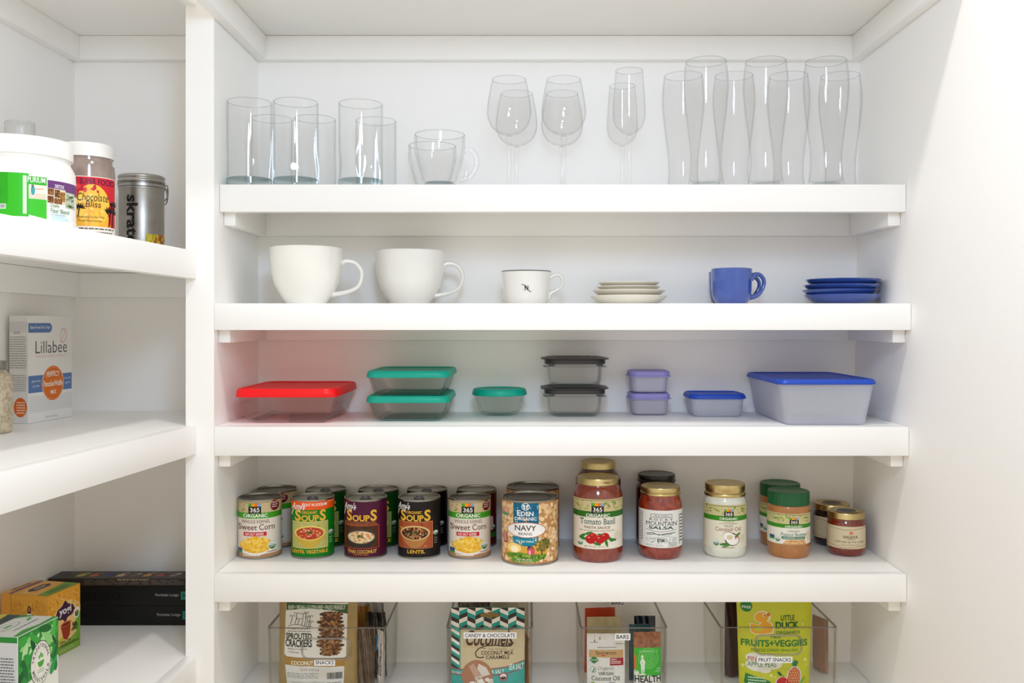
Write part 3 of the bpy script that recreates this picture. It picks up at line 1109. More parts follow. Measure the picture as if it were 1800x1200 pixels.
def soup_art(base, band, frame, bowl, bowl_in, soup, sky, words, organic, sub, shade):
    k = CHT / (1085 - 345.0)
    a = Art(cyl_frame(1050, 1085, 266, CR, k))
    a.wrap(CR, 372, 1060, base); a.up()
    if band:
        a.wrap(CR, 358, 470, band)
        a.up()
        a.T('LIGHT IN SODIUM', 922, 388, 1215, 424, 'FBEDE2', 0.016)
        a.dashes(1225, 376, 1310, 392, 1, 'F7B48A', 0.5, 0)
        a.up(-1)
    a.up(2)
    # big and small capitals of the title
    x0, x1 = 838, 1205
    w = x1 - x0
    a.T('S', x0, 470, x0 + w * 0.19, 612, 'E9B43A', 0.03, serif=True)
    a.T('OUP', x0 + w * 0.20, 534, x0 + w * 0.78, 612, 'E9B43A', 0.03, serif=True)
    a.T('S', x0 + w * 0.80, 470, x1, 612, 'E9B43A', 0.03, serif=True)
    if organic:
        a.T('ORGANIC', x0 + w * 0.20, 484, x0 + w * 0.72, 520, 'E9B43A', 0.016, serif=True)
    a.up()
    a.T("Amy's", 800, 380, 955, 500, 'F2F0EC', 0.012, 0.35)
    a.line([(800, 545), (808, 500), (822, 470)], 10, 'F2F0EC')
    a.line([(905, 448), (962, 438)], 8, 'F2F0EC')
    a.up(-2)
    if sub:
        a.T('MADE WITH ORGANIC COCONUT MILK', 812, 618, 1192, 638, 'C9822C', 0.004)
        a.T('SHIITAKE MUSHROOMS AND SWEET POTATOES', 800, 643, 1210, 663, 'C9822C', 0.004)
        fy0 = 670
    else:
        fy0 = 622
    fx0, fx1, fy1 = 815, 1225, 945
    a.rect(fx0 - 6, fy0 - 6, fx1 + 6, fy1 + 6, frame); a.up()
    a.rect(fx0, fy0, fx1, fy1, sky); a.up()
    for _ in range(16):
        x, y = random.uniform(fx0 + 30, fx1 - 30), random.uniform(fy0 + 16, fy1 - 16)
        a.ell(x, y, random.uniform(12, 28), random.uniform(6, 14), random.choice(shade), n=8, rot=random.random())
    a.up()
    cx, cy = 1015, fy0 + 135
    rx, ry = 182, 92
    pts = [(cx - rx, cy)] + [(cx - rx * math.cos(PI * q / 12) * (1 - 0.22 * math.sin(PI * q / 12)), min(fy1 - 2, cy + 190 * math.sin(PI * q / 12))) for q in range(1, 12)] + [(cx + rx, cy)]
    a.poly(pts, bowl); a.up()
    a.ell(cx, cy, rx, ry, bowl_in, 26); a.up()
    a.ell(cx, cy + 4, rx - 22, ry - 16, soup[0], 26); a.up()
    a.blobs(cx, cy + 4, rx - 36, ry - 26, 95, 8, 17, soup[1:])
    a.up()
    a.blobs(cx - 5, cy - 8, 30, 18, 9, 10, 16, ['3F5A22', '567030', '2E4418'])
    a.up(-4)
    tx0, tx1 = words[1]
    a.T(words[0], tx0, 968, tx1, 1012, 'E9B43A', 0.022, serif=True)
    if words[2]:
        a.T(words[2], 905, 1018, 1120, 1038, 'C9822C', 0.006)
    if organic:
        usda(a, 1262, 770, 27)
        a.dashes(1245, 830, 1282, 920, 3, '9FC09A' if band else '8C8078', 0.45, 0.1)
    a.dashes(800, 760, 812, 900, 6, 'B0343C', 0.5, 0)
    return a


def corn_can(label, px, y, turn=0.0, group='cans of sweet corn'):
    x = wx(px, y)
    t = thing('corn_can', label, 'can', (x, y, S4), face_cam(x, y) + turn, group)
    can_body(t, CR, CHT, DARKSTEEL)
    corn_art().build('label', t, cyl_map(CR * 0.984), PRINT, 0.004)
    return t


def soup_can(label, px, y, art, group=None, turn=0.0):
    x = wx(px, y)
    t = thing('soup_can', label, 'can', (x, y, S4), face_cam(x, y) + turn, group)
    can_body(t, CR, CHT, STEEL, tab=True)
    art.build('label', t, cyl_map(CR * 0.984), PRINT, 0.004)
    return t


YFr, YBk = 1.6565, 1.7346
c = corn_can('sweet corn can with green band in front, nearest the white post', 457, YFr)
dup(c, 'sweet corn can in front beside the big bean can', (wx(825.5, YFr), YFr, S4), face_cam(wx(825, YFr), YFr) + 0.16)
dup(c, 'sweet corn can in back, behind the leftmost corn can', (wx(486, YBk), YBk, S4), face_cam(wx(486, YBk), YBk) - 0.45)
GREEN = ('0B6A17', None, 'C8D86A', 'A9A236', 'D7CF6A', ['8E3A1C', 'B0532A', '7A4A22', '94662E'], 'BFC07A', ('SPLIT PEA', (880, 1150), None), True, None, ['7F8C3A', 'A8A850'])
s = soup_can('green lentil vegetable soup can with orange top band', 550, YFr,
             soup_art('0A7A1C', 'EF5A1C', 'E6D88C', 'C9A83C', 'E9D070', ['B4381C', 'D9663A', 'E28A58', 'A82C18', 'C84A28', 'F0B890'], 'B9B566', ('LENTIL VEGETABLE', (800, 1228), None), True, None, ['8C9A3C', 'C2A44A', 'D8C878']))
soup_can('maroon thai coconut soup can with orange framed picture', 643, YFr,
         soup_art('4E1030', None, 'E0522A', '2E2620', '4A4036', ['E2CDA0', 'E8D6AE', 'E2763A', 'D9652E', '8A9A4A', 'EAD9B4', 'D8BC8C'], '4A2A1A', ('THAI COCONUT', (850, 1205), '- TOM KHA PHAK -'), False, 'x', ['6A3E22', '38200F', '5A3218']), turn=-0.1)
soup_can('black lentil soup can with brown bowl picture', 737, YFr,
         soup_art('1A1414', None, 'C98A58', 'B57A40', 'E2B878', ['3A2414', '6A4226', '8A5A30', '4A2E18', 'C8743A', 'D8B080'], 'A8502A', ('LENTIL', (920, 1140), None), True, None, ['C8662E', '7A3A1C', 'D8A060']), turn=-0.08)
g = soup_can('dark green soup can in back, behind the lentil vegetable can', 573, YBk, soup_art('0A4A12', None, 'C8D86A', '9A9A30', 'C9C862', ['8E3A1C', 'B0532A', '7A4A22', '94662E'], '9FA05A', ('VEGETABLE', (800, 1228), None), True, None, ['7F8C3A', 'A8A850']), 'dark green soup cans', -0.12)
dup(g, 'dark green soup can in back, behind the maroon soup can', (wx(665.5, YBk), YBk, S4), face_cam(wx(665, YBk), YBk) - 0.1)
soup_can('black soup can in back, behind the black lentil can', 751, YBk, soup_art('120E0E', None, 'B98A58', 'B57A40', 'E2B878', ['3A2414', '6A4226', '8A5A30', '4A2E18'], 'A8502A', ('LENTIL', (920, 1140), None), True, None, ['C8662E', '7A3A1C', 'D8A060']), None, -0.2)
# maroon can at the back
x = wx(837.5, YBk)
t = thing('vegetable_can', 'dark maroon can in back, behind the right corn can', 'can', (x, YBk, S4), face_cam(x, YBk))
can_body(t, CR, CHT, STEEL)
a = Art(cyl_frame(0, 700, 265, CR, CHT / 740))
a.wrap(CR, 0, 672, '4E0A12'); a.up(); a.wrap(CR, 510, 580, '2F6A2A'); a.rect(150, 300, 215, 480, 'C9C2BC'); usda(a, 215, 440, 26)
a.build('label', t, cyl_map(CR * 0.984), PRINT, 0.004)

# big bean cans
NR, NH = 0.0505, 0.1125


def bean_art():
    k = NH / (1158 - 362.0)
    a = Art(cyl_frame(1140, 1158, 355, NR, k))
    a.wrap(NR, 385, 1132, 'C08C56'); a.up()
    for _ in range(640):
        u, y = random.uniform(-2.1, 2.1), random.uniform(400, 1118)
        v = (1158 - y) * k
        ang = random.random() * PI
        rx, ry = random.uniform(0.0036, 0.0052), random.uniform(0.0029, 0.0039)
        if v - rx < 0.0042 or v + rx > (1158 - 386) * k:
            continue
        pts = []
        for q in range(9):
            s = 2 * PI * q / 9
            pts.append((u * NR + rx * math.cos(s) * math.cos(ang) - ry * math.sin(s) * math.sin(ang), v + rx * math.cos(s) * math.sin(ang) + ry * math.sin(s) * math.cos(ang)))
        a._add(pts, [tuple(range(9))], random.choice(['EBC692', 'E2B680', 'F1D2A6', 'D9AC74', 'F4DAB4']))
    a.up()
    a.rect(938, 388, 1248, 640, '0E6688'); a.rect(930, 800, 1245, 890, '128096')
    a.poly([(930, 888), (1245, 888), (1200, 910), (1090, 918), (980, 900)], '128096')
    a.up()
    a.speckle(945, 395, 1240, 600, 26, 10, 26, ['17749A', '0B5A7A'])
    a.up()
    a.ell(1088, 432, 50, 46, 'EAF2F2'); a.up()
    a.ell(1088, 432, 41, 38, '0E6688'); a.up()
    for sx in (-1, 1):
        a.ell(1088 + sx * 19, 424, 14, 17, 'EAF2F2', rot=sx * 0.4); a.ell(1088 + sx * 15, 452, 12, 10, 'EAF2F2')
    a.up(-1)
    a.T('E', 985, 478, 1030, 545, 'F2F6F4', 0.02, serif=True); a.T('DEN', 1034, 492, 1188, 545, 'F2F6F4', 0.02, serif=True)
    a.T('ORGANIC', 955, 560, 1222, 600, 'F2F6F4', 0.018, serif=True)
    a.ell(1098, 718, 236, 96, 'B8452C', 30); a.up()
    a.ell(1098, 718, 228, 89, 'F0EDE8', 30); a.up()
    a.T('NAVY', 955, 662, 1215, 725, '2A2422', 0.012, serif=True); a.T('BEANS', 1002, 748, 1166, 780, '3A3432', 0.004, serif=True)
    a.up(-2)
    a.T('No Salt Added', 975, 842, 1185, 868, 'DFF0F0', 0.008)
    # farm picture under the oval
    a.poly([(858, 920), (900, 888), (950, 880), (1010, 900), (1090, 925), (1190, 905), (1260, 850), (1330, 840), (1352, 930), (1340, 1040), (1250, 1085), (1100, 1125), (940, 1125), (850, 1050)], 'D9A040'); a.up()
    a.ell(950, 945, 85, 60, 'F3D27A'); a.poly([(850, 1025), (1000, 990), (1150, 1010), (1345, 1020), (1330, 1060), (1200, 1112), (940, 1122)], '5E8A28'); a.up()
    a.ell(955, 955, 45, 40, 'FBEBC0'); a.speckle(870, 1000, 1330, 1100, 46, 10, 26, ['4A7420', '7FA034', '3E5A1C', 'A8B04A'])
    a.blobs(1290, 905, 80, 75, 60, 12, 24, ['6A6A28', '8A7A34', '4E5420', '7C6A30'])
    a.poly([(1112, 1018), (1112, 960), (1150, 922), (1196, 955), (1196, 1018)], 'C8505A'); a.up()
    a.poly([(1105, 962), (1115, 910), (1165, 915), (1200, 950), (1150, 925)], '3A3448'); a.rect(1126, 968, 1150, 1016, 'E8B0B0'); a.rect(1276, 960, 1290, 1030, '4A3A22')
    a.ell(845, 545, 40, 22, '5E9A62'); a.poly([(820, 525), (838, 455), (875, 470), (880, 525)], 'E2A0A0'); a.rect(820, 770, 868, 900, 'A8242C')
    a.up()
    a.T('NET WT 29 OZ', 985, 1068, 1165, 1090, 'F0E6D0', 0.006); a.T('(1 LB 13 OZ) 822g', 965, 1096, 1185, 1116, 'F0E6D0', 0.006)
    a.dashes(828, 778, 860, 890, 5, 'F0D8D4', 0.5, 0)
    return a


y = 1.6235
x = wx(931.5, y)
t = thing('bean_can', 'big navy bean can in front with blue panel', 'can', (x, y, S4), face_cam(x, y), 'big cans of navy beans')
can_body(t, NR, NH, DARKSTEEL)
bean_art().build('label', t, cyl_map(NR * 0.984), PRINT, 0.004)
dup(t, 'big navy bean can in back, only its dark lid showing', (wx(936.5, 1.7245), 1.7245, S4), 0.3)


def jar_body(t, prof, material, seg=64, shape=None, name='jar'):
    o = [(p.x, p.z) for p in smooth_path([(r, 0, z) for r, z in prof], 3)]
    return finish(name, lathe([(0, 0.0016), (prof[0][0] * 0.8, 0.0012)] + o + [(0, prof[-1][1])], seg, shape), material, t)


def screw_lid(t, R, z0, z1, material, kind='plain', name='lid', ribs=0):
    h = z1 - z0

    def rib(a, r, z):
        return r * (1 + (0.012 if math.sin(a * ribs) > 0 else -0.006)) if (ribs and r > R * 0.985) else r
    if kind == 'mason':
        pf = [(R * 0.95, z0), (R * 1.02, z0), (R * 1.035, z0 + h * 0.10), (R * 1.02, z0 + h * 0.24), (R * 0.975, z0 + h * 0.32), (R * 0.975, z0 + h * 0.42), (R, z0 + h * 0.48), (R, z0 + h * 0.88), (R * 0.985, z1 - 0.0004), (R * 0.95, z1), (R * 0.90, z1), (R * 0.885, z1 - 0.0006), (0, z1 - 0.0006)]
    elif kind == 'twist':
        pf = [(R * 0.93, z0), (R * 0.99, z0), (R * 1.012, z0 + h * 0.08), (R, z0 + h * 0.2), (R, z0 + h * 0.82), (R * 0.98, z1 - 0.0006), (R * 0.94, z1), (R * 0.84, z1), (R * 0.82, z1 - 0.001), (R * 0.55, z1 - 0.001), (R * 0.53, z1 - 0.0004), (0, z1 - 0.0003)]
    else:
        pf = [(R * 0.94, z0), (R, z0), (R, z0 + h * 0.3), (R, z0 + h * 0.7), (R, z1 - 0.0015), (R * 0.97, z1), (R * 0.88, z1), (R * 0.86, z1 - 0.0005), (0, z1 - 0.0005)]
    return finish(name, lathe(pf, 120 if ribs else 64, rib if ribs else None), material, t, angle=35)


SAUCE = mat('tomato_sauce_jar', '7A2612', 0.14, coat=0.9, noise=(90, '8E3A1C'), bump=0.02)
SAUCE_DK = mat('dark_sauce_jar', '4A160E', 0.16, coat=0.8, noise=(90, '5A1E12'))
SALSA = mat('salsa_jar', '7C1E0E', 0.14, coat=0.9, noise=(120, 'A03A18'), bump=0.03)
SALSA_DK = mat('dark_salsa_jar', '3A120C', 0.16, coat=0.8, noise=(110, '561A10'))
COCO = mat('coconut_oil_jar', 'E6E6D8', 0.2, coat=0.8, noise=(60, 'DCDCCB'))
PEANUT = mat('peanut_butter_jar', 'AE6F36', 0.2, coat=0.6, noise=(60, 'B67840'))
PEANUT_LID = mat('green_screw_lid', '07582A', 0.4, noise=(40, '095C2E'))
PASTE = mat('red_paste_jar', '84280C', 0.14, coat=0.9, noise=(220, '5C1608'), bump=0.03)
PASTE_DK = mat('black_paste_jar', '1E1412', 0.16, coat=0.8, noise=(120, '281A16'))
BLACKLID = mat('black_screw_lid', '211E1D', 0.3, noise=(40, '262322'))

# tomato sauce, front
y = 1.6345
x = wx(1051, y)
TR = 0.0442
t = thing('pasta_sauce_jar', 'tall tomato pasta sauce jar with gold lid, in front', 'jar', (x, y, S4), face_cam(x, y), 'tall pasta sauce jars')
jar_body(t, [(0.0385, 0.0), (0.0420, 0.003), (TR, 0.012), (TR, 0.024), (TR, 0.060), (TR, 0.106), (0.0425, 0.118), (0.0385, 0.128), (0.0358, 0.1325), (0.0355, 0.138)], SAUCE)
screw_lid(t, 0.0370, 0.1335, 0.1460, GOLD, 'twist')
a = Art(cyl_frame(347, 1145, 250, TR, TR / 250))
a.rect(103, 512, 592, 1003, 'EAE2D0'); a.up()
a.rect(103, 512, 592, 632, 'CDBF8E'); a.rect(103, 632, 592, 690, '2F6E1F'); a.up()
leafy_band(a, 110, 515, 588, 628, 55)
a.up()
block365(a, 285, 548, 404, 648)
a.T('ORGANIC', 230, 655, 465, 687, 'F7F4EA', 0.02, serif=True)
a.T('Tomato Basil', 168, 702, 516, 760, '4A6A66', 0.004, serif=True); a.T('PASTA SAUCE', 212, 778, 468, 802, '7A3A2A', 0.004, 0.2)
a.dashes(165, 818, 515, 832, 1, 'B0A090', 0.6, 0)
for lx, ly, r in ((195, 880, -0.6), (205, 905, 0.2), (465, 905, 0.9), (490, 915, 0.2), (430, 940, 1.3), (340, 950, 0.2), (260, 850, -0.3)):
    a.ell(lx, ly, 38, 14, '2F7A2A', rot=r)
a.up()
for cx, cy, r in ((300, 880, 42), (415, 880, 44), (275, 908, 50), (368, 905, 48)):
    a.ell(cx, cy, r, r * 0.88, random.choice(['C81E1C', 'B81818'])); a.up()
    a.ell(cx - r * 0.3, cy - r * 0.35, r * 0.22, r * 0.14, 'F08A7A')
a.up(-2)
a.ell(362, 856, 22, 8, '3A7A2E'); a.ell(545, 880, 34, 42, 'DDD2BE')
usda(a, 175, 945, 32)
a.T('NET WT 25 OZ (1 LB 9 OZ) 709g', 215, 972, 450, 990, '7A6A5A')
a.build('label', t, cyl_map(TR), PRINT, 0.004)
a = Art(cyl_frame(347, 345, 207, 0.0370, 0.00018))
a.T('OPEN', 398, 306, 462, 324, '4A3A18', 0.01)
a.line([(470, 312), (490, 310)], 4, '4A3A18')
a.build('lid_lettering', t, lambda u, v, l: ((0.0371 + l) * math.sin(u / 0.0371), -(0.0371 + l) * math.cos(u / 0.0371), 0.1340 + v), PRINT, 0.004)
# tomato sauce, back
y = 1.727
x = wx(1051.5, y)
t = thing('pasta_sauce_jar', 'dark red sauce jar with smaller gold lid, behind the pasta sauce', 'jar', (x, y, S4), face_cam(x, y), 'tall pasta sauce jars')
jar_body(t, [(0.036, 0.0), (0.040, 0.003), (0.0430, 0.012), (0.0430, 0.115), (0.0415, 0.128), (0.0360, 0.138), (0.0322, 0.143), (0.0318, 0.150)], SAUCE_DK)
screw_lid(t, 0.0330, 0.1455, 0.1590, GOLD, 'twist')
# salsa, front
y = 1.6475
x = wx(1161, y)
t = thing('salsa_jar', 'salsa jar with gold lid and white mountain label', 'jar', (x, y, S4), face_cam(x, y))
SR = 0.0393
jar_body(t, [(0.0300, 0.0), (0.0350, 0.003), (0.0380, 0.012), (SR, 0.024), (SR, 0.050), (SR, 0.088), (0.0383, 0.098), (0.0360, 0.106), (0.0345, 0.111), (0.0345, 0.116)], SALSA)
screw_lid(t, 0.0352, 0.1130, 0.1268, GOLD, 'mason')
a = Art(cyl_frame(977, 1115, 223, SR, SR / 223))
a.rect(758, 612, 1196, 985, 'E9E8E2'); a.up()
a.line([(795, 640), (795, 925)], 5, '2A2A2A'); a.line([(764, 640), (795, 640)], 4, '2A2A2A'); a.line([(764, 922), (795, 922)], 4, '2A2A2A')
a.line([(1163, 655), (1163, 960)], 4, '3A3A3A'); a.dashes(1168, 660, 1192, 950, 9, '5A5A5A', 0.4, 0); a.dashes(766, 660, 790, 915, 10, '8A8A86', 0.3, 0.2)
a.line([(880, 650), (1090, 650), (1090, 682), (880, 682), (880, 650)], 4, '2A3A34'); a.T("Amy Leilly's", 915, 656, 1062, 678, '2A3A34', 0.0, 0.3)
a.T('R O C K Y', 868, 692, 1102, 714, '26302C', 0.012); a.T('MOUNTAIN', 832, 722, 1140, 764, '1E2A26', 0.0, serif=True); a.T('SALSA', 862, 770, 1106, 800, '174A36', 0.025)
a.line([(835, 805), (890, 818), (975, 826), (1060, 818), (1125, 806)], 4, '5A6460')
a.line([(840, 850), (900, 838), (960, 856), (1040, 842), (1120, 836)], 7, '33453E'); a.line([(845, 862), (930, 848), (1010, 856), (1090, 850)], 5, '5A6A64'); a.line([(870, 900), (960, 880), (1050, 872), (1130, 890)], 3, '6A7470')
a.speckle(835, 885, 1135, 945, 90, 3, 7, ['8A9490', 'A8B0AC', '5A6460', 'C2C8C4'])
a.rect(945, 893, 1015, 925, '5A625E'); a.up(); a.speckle(948, 896, 1012, 922, 20, 3, 7, ['C8CCC8', '2A322E']); a.up(-1)
a.T('NET WT 16 OZ (454 g)', 835, 955, 1002, 972, '6A706C')
a.line([(1058, 938), (1130, 938), (1130, 972), (1058, 972), (1058, 938)], 3, '2A322E'); a.T('MILD', 1070, 946, 1122, 964, '2A322E')
a.build('label', t, cyl_map(SR), PRINT, 0.004)
# salsa, back
y = 1.733
x = wx(1154, y)
t = thing('preserve_jar', 'dark jar with black lid, behind the salsa', 'jar', (x, y, S4), face_cam(x, y))
jar_body(t, [(0.034, 0.0), (0.0385, 0.004), (0.0395, 0.014), (0.0395, 0.100), (0.0375, 0.112), (0.0345, 0.118), (0.0342, 0.124)], SALSA_DK)
screw_lid(t, 0.0352, 0.1200, 0.1340, BLACKLID, 'mason')
# coconut oil
y = 1.6585
x = wx(1274, y)
t = thing('coconut_oil_jar', 'white coconut oil jar with gold lid', 'jar', (x, y, S4), face_cam(x, y))
OR = 0.0386
jar_body(t, [(0.0310, 0.0), (0.0355, 0.0025), (0.0382, 0.010), (OR, 0.020), (OR, 0.060), (OR, 0.093), (0.0372, 0.102), (0.0350, 0.107), (0.0348, 0.112)], COCO)
screw_lid(t, 0.0360, 0.1085, 0.1300, GOLD, 'mason')
a = Art(cyl_frame(305, 915, 213, OR, OR / 213))
a.rect(103, 385, 514, 812, 'E8E2CC'); a.up()
a.rect(103, 385, 514, 492, 'CDC48E'); a.rect(103, 492, 514, 540, '3C8A1E'); a.up()
leafy_band(a, 108, 388, 510, 488, 40); a.up()
block365(a, 299, 428, 389, 500)
a.T('ORGANIC', 254, 508, 428, 530, 'F4F2E0', 0.02, serif=True)
a.T('UNREFINED', 290, 545, 396, 556, '8A8068'); a.T('COLD-PRESSED', 254, 562, 424, 573, '8A8068')
a.T('VIRGIN', 296, 580, 386, 602, '9A8878', serif=True); a.T('Coconut Oil', 215, 602, 456, 640, 'A06A62', 0.004, serif=True)
a.ell(372, 720, 72, 62, '5A3A2A', rot=0.5); a.ell(345, 692, 58, 46, '6A4632', rot=0.4); a.up()
a.ell(376, 722, 62, 52, 'F4F0E6', rot=0.5); a.ell(343, 694, 54, 44, 'F4F0E6', rot=0.4); a.up()
a.ell(352, 700, 28, 24, 'D8C8A0'); a.ell(425, 680, 34, 10, '3E7A34', rot=-0.7); a.ell(415, 700, 26, 7, 'D86A4A', rot=-1.0); a.ell(300, 768, 46, 12, '3E7A34', rot=-0.15); a.ell(320, 785, 40, 9, '5A9048', rot=-0.3)
usda(a, 224, 757, 33)
a.dashes(275, 798, 400, 808, 1, '9A8A70', 0.7, 0); a.dashes(445, 690, 490, 760, 4, 'C8C0A0', 0.3, 0.2)
a.build('label', t, cyl_map(OR), PRINT, 0.004)


def peanut_jar(label, px, y, turn=0.0):
    x = wx(px, y)
    t = thing('peanut_butter_jar', label, 'jar', (x, y, S4), face_cam(x, y) + turn, 'peanut butter jars')
    R = 0.0378

    def flute(a, r, z):
        m = max(0.0, min(1.0, (0.021 - z) / 0.006)) * (1 if z > 0.003 else 0.3)
        return r * (1 - 0.022 * m * (0.5 + 0.5 * math.cos(30 * a)))
    jar_body(t, [(0.0325, 0.0), (0.0345, 0.0015), (0.0362, 0.009), (0.0372, 0.018), (R, 0.0215), (R * 0.985, 0.0245), (R * 0.985, 0.050), (R * 0.985, 0.078), (R, 0.081), (R, 0.085), (0.0365, 0.091), (0.0350, 0.094), (0.0348, 0.099)], PEANUT, 120, flute)
    screw_lid(t, 0.0366, 0.0935, 0.1165, PEANUT_LID, ribs=60)
    a = Art(cyl_frame(936, 918, 213, R, R / 213))
    a.rect(725, 462, 1147, 770, 'EDE8D8'); a.up()
    a.rect(725, 462, 1147, 566, 'CDC48E'); a.rect(725, 566, 1147, 606, '3C8A1E'); a.up()
    leafy_band(a, 735, 465, 1140, 560, 40); a.up()
    block365(a, 948, 503, 1033, 568)
    a.T('ORGANIC', 902, 580, 1070, 602, 'F4F2E0', 0.02, serif=True)
    a.T('CREAMY', 928, 626, 1048, 646, '7A8A7A', serif=True); a.T('Peanut Butter', 862, 652, 1112, 686, '5E8E84', 0.004, serif=True)
    a.rect(870, 692, 1092, 718, '1E6A4A'); a.up(); a.T('UNSWEETENED & NO SALT', 880, 698, 1084, 713, 'EEF2E6', 0.006); a.up(-1)
    a.poly([(880, 768), (905, 735), (960, 722), (1040, 728), (1085, 720), (1102, 768)], 'D9A05E'); a.ell(1125, 690, 20, 50, 'E6D8B0'); a.up()
    a.dashes(900, 748, 1070, 760, 1, 'F4E8D0', 0.6, 0); a.speckle(890, 728, 1080, 764, 16, 6, 16, ['E8B878', 'C88C48'])
    a.rect(756, 690, 802, 732, '3C5A8C'); a.rect(756, 718, 802, 732, '4F9A3C'); usda(a, 834, 722, 28)
    a.build('label', t, cyl_map(R), PRINT, 0.004)
    return t


t = peanut_jar('peanut butter jar with ribbed green lid, in front', 1386, 1.6555)
dup(t, 'peanut butter jar with ribbed green lid, in back', (wx(1371, 1.735), 1.735, S4), face_cam(wx(1371, 1.735), 1.735) - 0.25)


def paste_jar(label, px, y, material, turn, writing, cap):
    x = wx(px, y)
    t = thing('spice_paste_jar', label, 'jar', (x, y, S4), face_cam(x, y) + turn, 'small spice paste jars')
    R = 0.0338
    jar_body(t, [(0.0265, 0.0), (0.0305, 0.0025), (0.0330, 0.009), (R, 0.018), (R, 0.040), (R, 0.054), (0.0328, 0.060), (0.0312, 0.064), (0.0308, 0.069)], material)
    screw_lid(t, 0.0326, 0.0665, 0.0780, GOLD, 'twist')
    a = Art(lambda x, y: (x, y))
    a.ell(0, 0, 0.0205, 0.0205, 'D8C8A0', 30); a.up(); a.ell(0, 0, 0.0178, 0.0178, cap, 30); a.up()
    a.speckle(-0.012, -0.010, 0.012, 0.010, 12, 0.0008, 0.002, ['6A5A4A', '4A5A6A'])
    a.build('lid_sticker', t, lambda u, v, l: (u, v, 0.0778 + l), PRINT)
    a = Art(cyl_frame(1508, 898, 195, R, R / 195))
    a.rect(1316, 580, 1698, 810, 'D9C9A6'); a.up()
    a.line([(1318, 592), (1500, 618), (1696, 594)], 3, '5A4A3A'); a.line([(1318, 770), (1500, 800), (1696, 778)], 3, 'B0402A')
    if writing:
        for q in range(8):
            s = q * PI / 4
            a.ell(1557 + 13 * math.cos(s), 645 + 11 * math.sin(s), 6, 5, 'D8402A', n=8)
        a.T('NAGAYA', 1478, 672, 1620, 702, '3A2A20', 0.014); a.dashes(1520, 708, 1592, 718, 1, '8A7A60', 0.6, 0)
        a.T('\u05de\u05de\u05e8\u05d7 \u05e4\u05dc\u05e4\u05dc \u05d9\u05e9\u05dc \u05e0\u05d0\u05d2\u05d9\u05d4 \u05d0\u05d5\u05e8\u05d2\u05e0\u05d9'[::-1], 1400, 728, 1676, 748, '4A3A2A', 0.006)
        a.T('Organic Chilli Pepper Paste', 1462, 764, 1632, 778, '7A6A50')
    a.build('label', t, cyl_map(R), PRINT, 0.004)
    return t


paste_jar('small red paste jar with gold lid and cream label, in front', 1487.5, 1.664, PASTE, 0.0, True, '33424E')
paste_jar('small black paste jar with gold lid, in back', 1462, 1.737, PASTE_DK, -0.15, False, '3A2620')

# ================================================================== left bay
WHITEP = mat('white_plastic', 'F1EFEA', 0.35, noise=(30, 'F3F1ED'))
CAPP = clear_mat('clear_cap_plastic', 'E6E6E4', 'B8B8B6', 0.05, 0.35, 0.15, 'EEEEEC', 0.5)
COCOA = mat('cocoa_jar', '9A8880', 0.15, coat=0.7, noise=(50, '8F7C73'))
SILVER = mat('brushed_tin', 'B5B2AC', 0.36, metal=1.0, noise=(70, 'ABA8A2'))
WIRE = mat('wire_steel', 'A5A29C', 0.25, metal=1.0, noise=(70, '96938D'))
OATS = mat('oat_jar', 'CDBFA5', 0.5, noise=(160, 'A8977A'), bump=0.05)


def zl1(y):
    return L1 + 0.006 * (YF - y) / (YF - 1.041) + 0.0012


# white fibre tub
y, R = 1.33, 0.070
x = wx(40, y)
t = thing('powder_tub', 'wide white powder tub with green and purple label', 'tub', (x, y, zl1(y)), face_cam(x, y))
jar_body(t, [(0.0640, 0.0), (0.0680, 0.002), (R, 0.008), (R, 0.050), (R, 0.086), (0.0690, 0.096), (0.0655, 0.104), (0.0630, 0.109), (0.0630, 0.118)], WHITEP)
screw_lid(t, 0.0665, 0.1150, 0.1405, WHITEP)
k = 1.26 / 1600 / 4
a = Art(cyl_frame(160, 918, 384, R, k))
a.rect(-130, 482, 200, 790, '35B522'); a.rect(-130, 482, 60, 700, '2AA21C'); a.up()
a.rect(-130, 790, 545, 880, 'F1EFEA'); a.rect(322, 515, 545, 690, 'F1EFEA')
a.poly([(200, 660), (322, 662), (322, 800), (200, 775)], '3DBA2C')
a.rect(190, 500, 322, 560, '2FAE20'); a.rect(200, 560, 322, 660, 'E9E2D2'); a.rect(328, 515, 545, 602, '6A3C78')
a.rect(160, 500, 186, 770, 'CDEFC6')
a.up()
a.T('PURIUM', 192, 504, 312, 544, 'F2F4EE', 0.008); a.T('DETOX', 380, 540, 446, 566, 'EDE6EE', 0.02)
a.ell(228, 600, 14, 34, '3A9AA0'); a.ell(226, 570, 9, 10, '7A4A32'); a.line([(240, 590), (300, 585)], 8, 'D9A88A'); a.rect(202, 620, 320, 658, 'D9CDB8')
a.rect(325, 572, 455, 682, 'D9CBB4'); a.rect(455, 585, 524, 700, 'B9C0A6'); a.up()
for q, (bx0, by0, bx1, by1) in enumerate(((330, 575, 372, 620), (378, 578, 414, 634), (416, 590, 452, 660), (328, 628, 370, 676), (374, 640, 430, 680))):
    a.rect(bx0, by0, bx1, by1, ['7A4A2A', '5A3420', 'A8763E', '6A3E22', '8A5A30'][q]); a.up(); a.speckle(bx0, by0, bx1, by1, 22, 3, 6, ['4A2A16', 'B8864E', '8A5A34']); a.up(-1)
a.speckle(458, 590, 520, 698, 26, 6, 13, ['3A5A2A', '5A7A3A', 'DADFD0', '2E4420'])
a.T('Daily', 350, 682, 412, 716, '5A8A4A', 0.0); a.T('Fiber Blend', 350, 716, 482, 748, '4A8A5A', 0.0); a.dashes(350, 756, 462, 772, 1, 'A8C8D8', 0.5, 0)
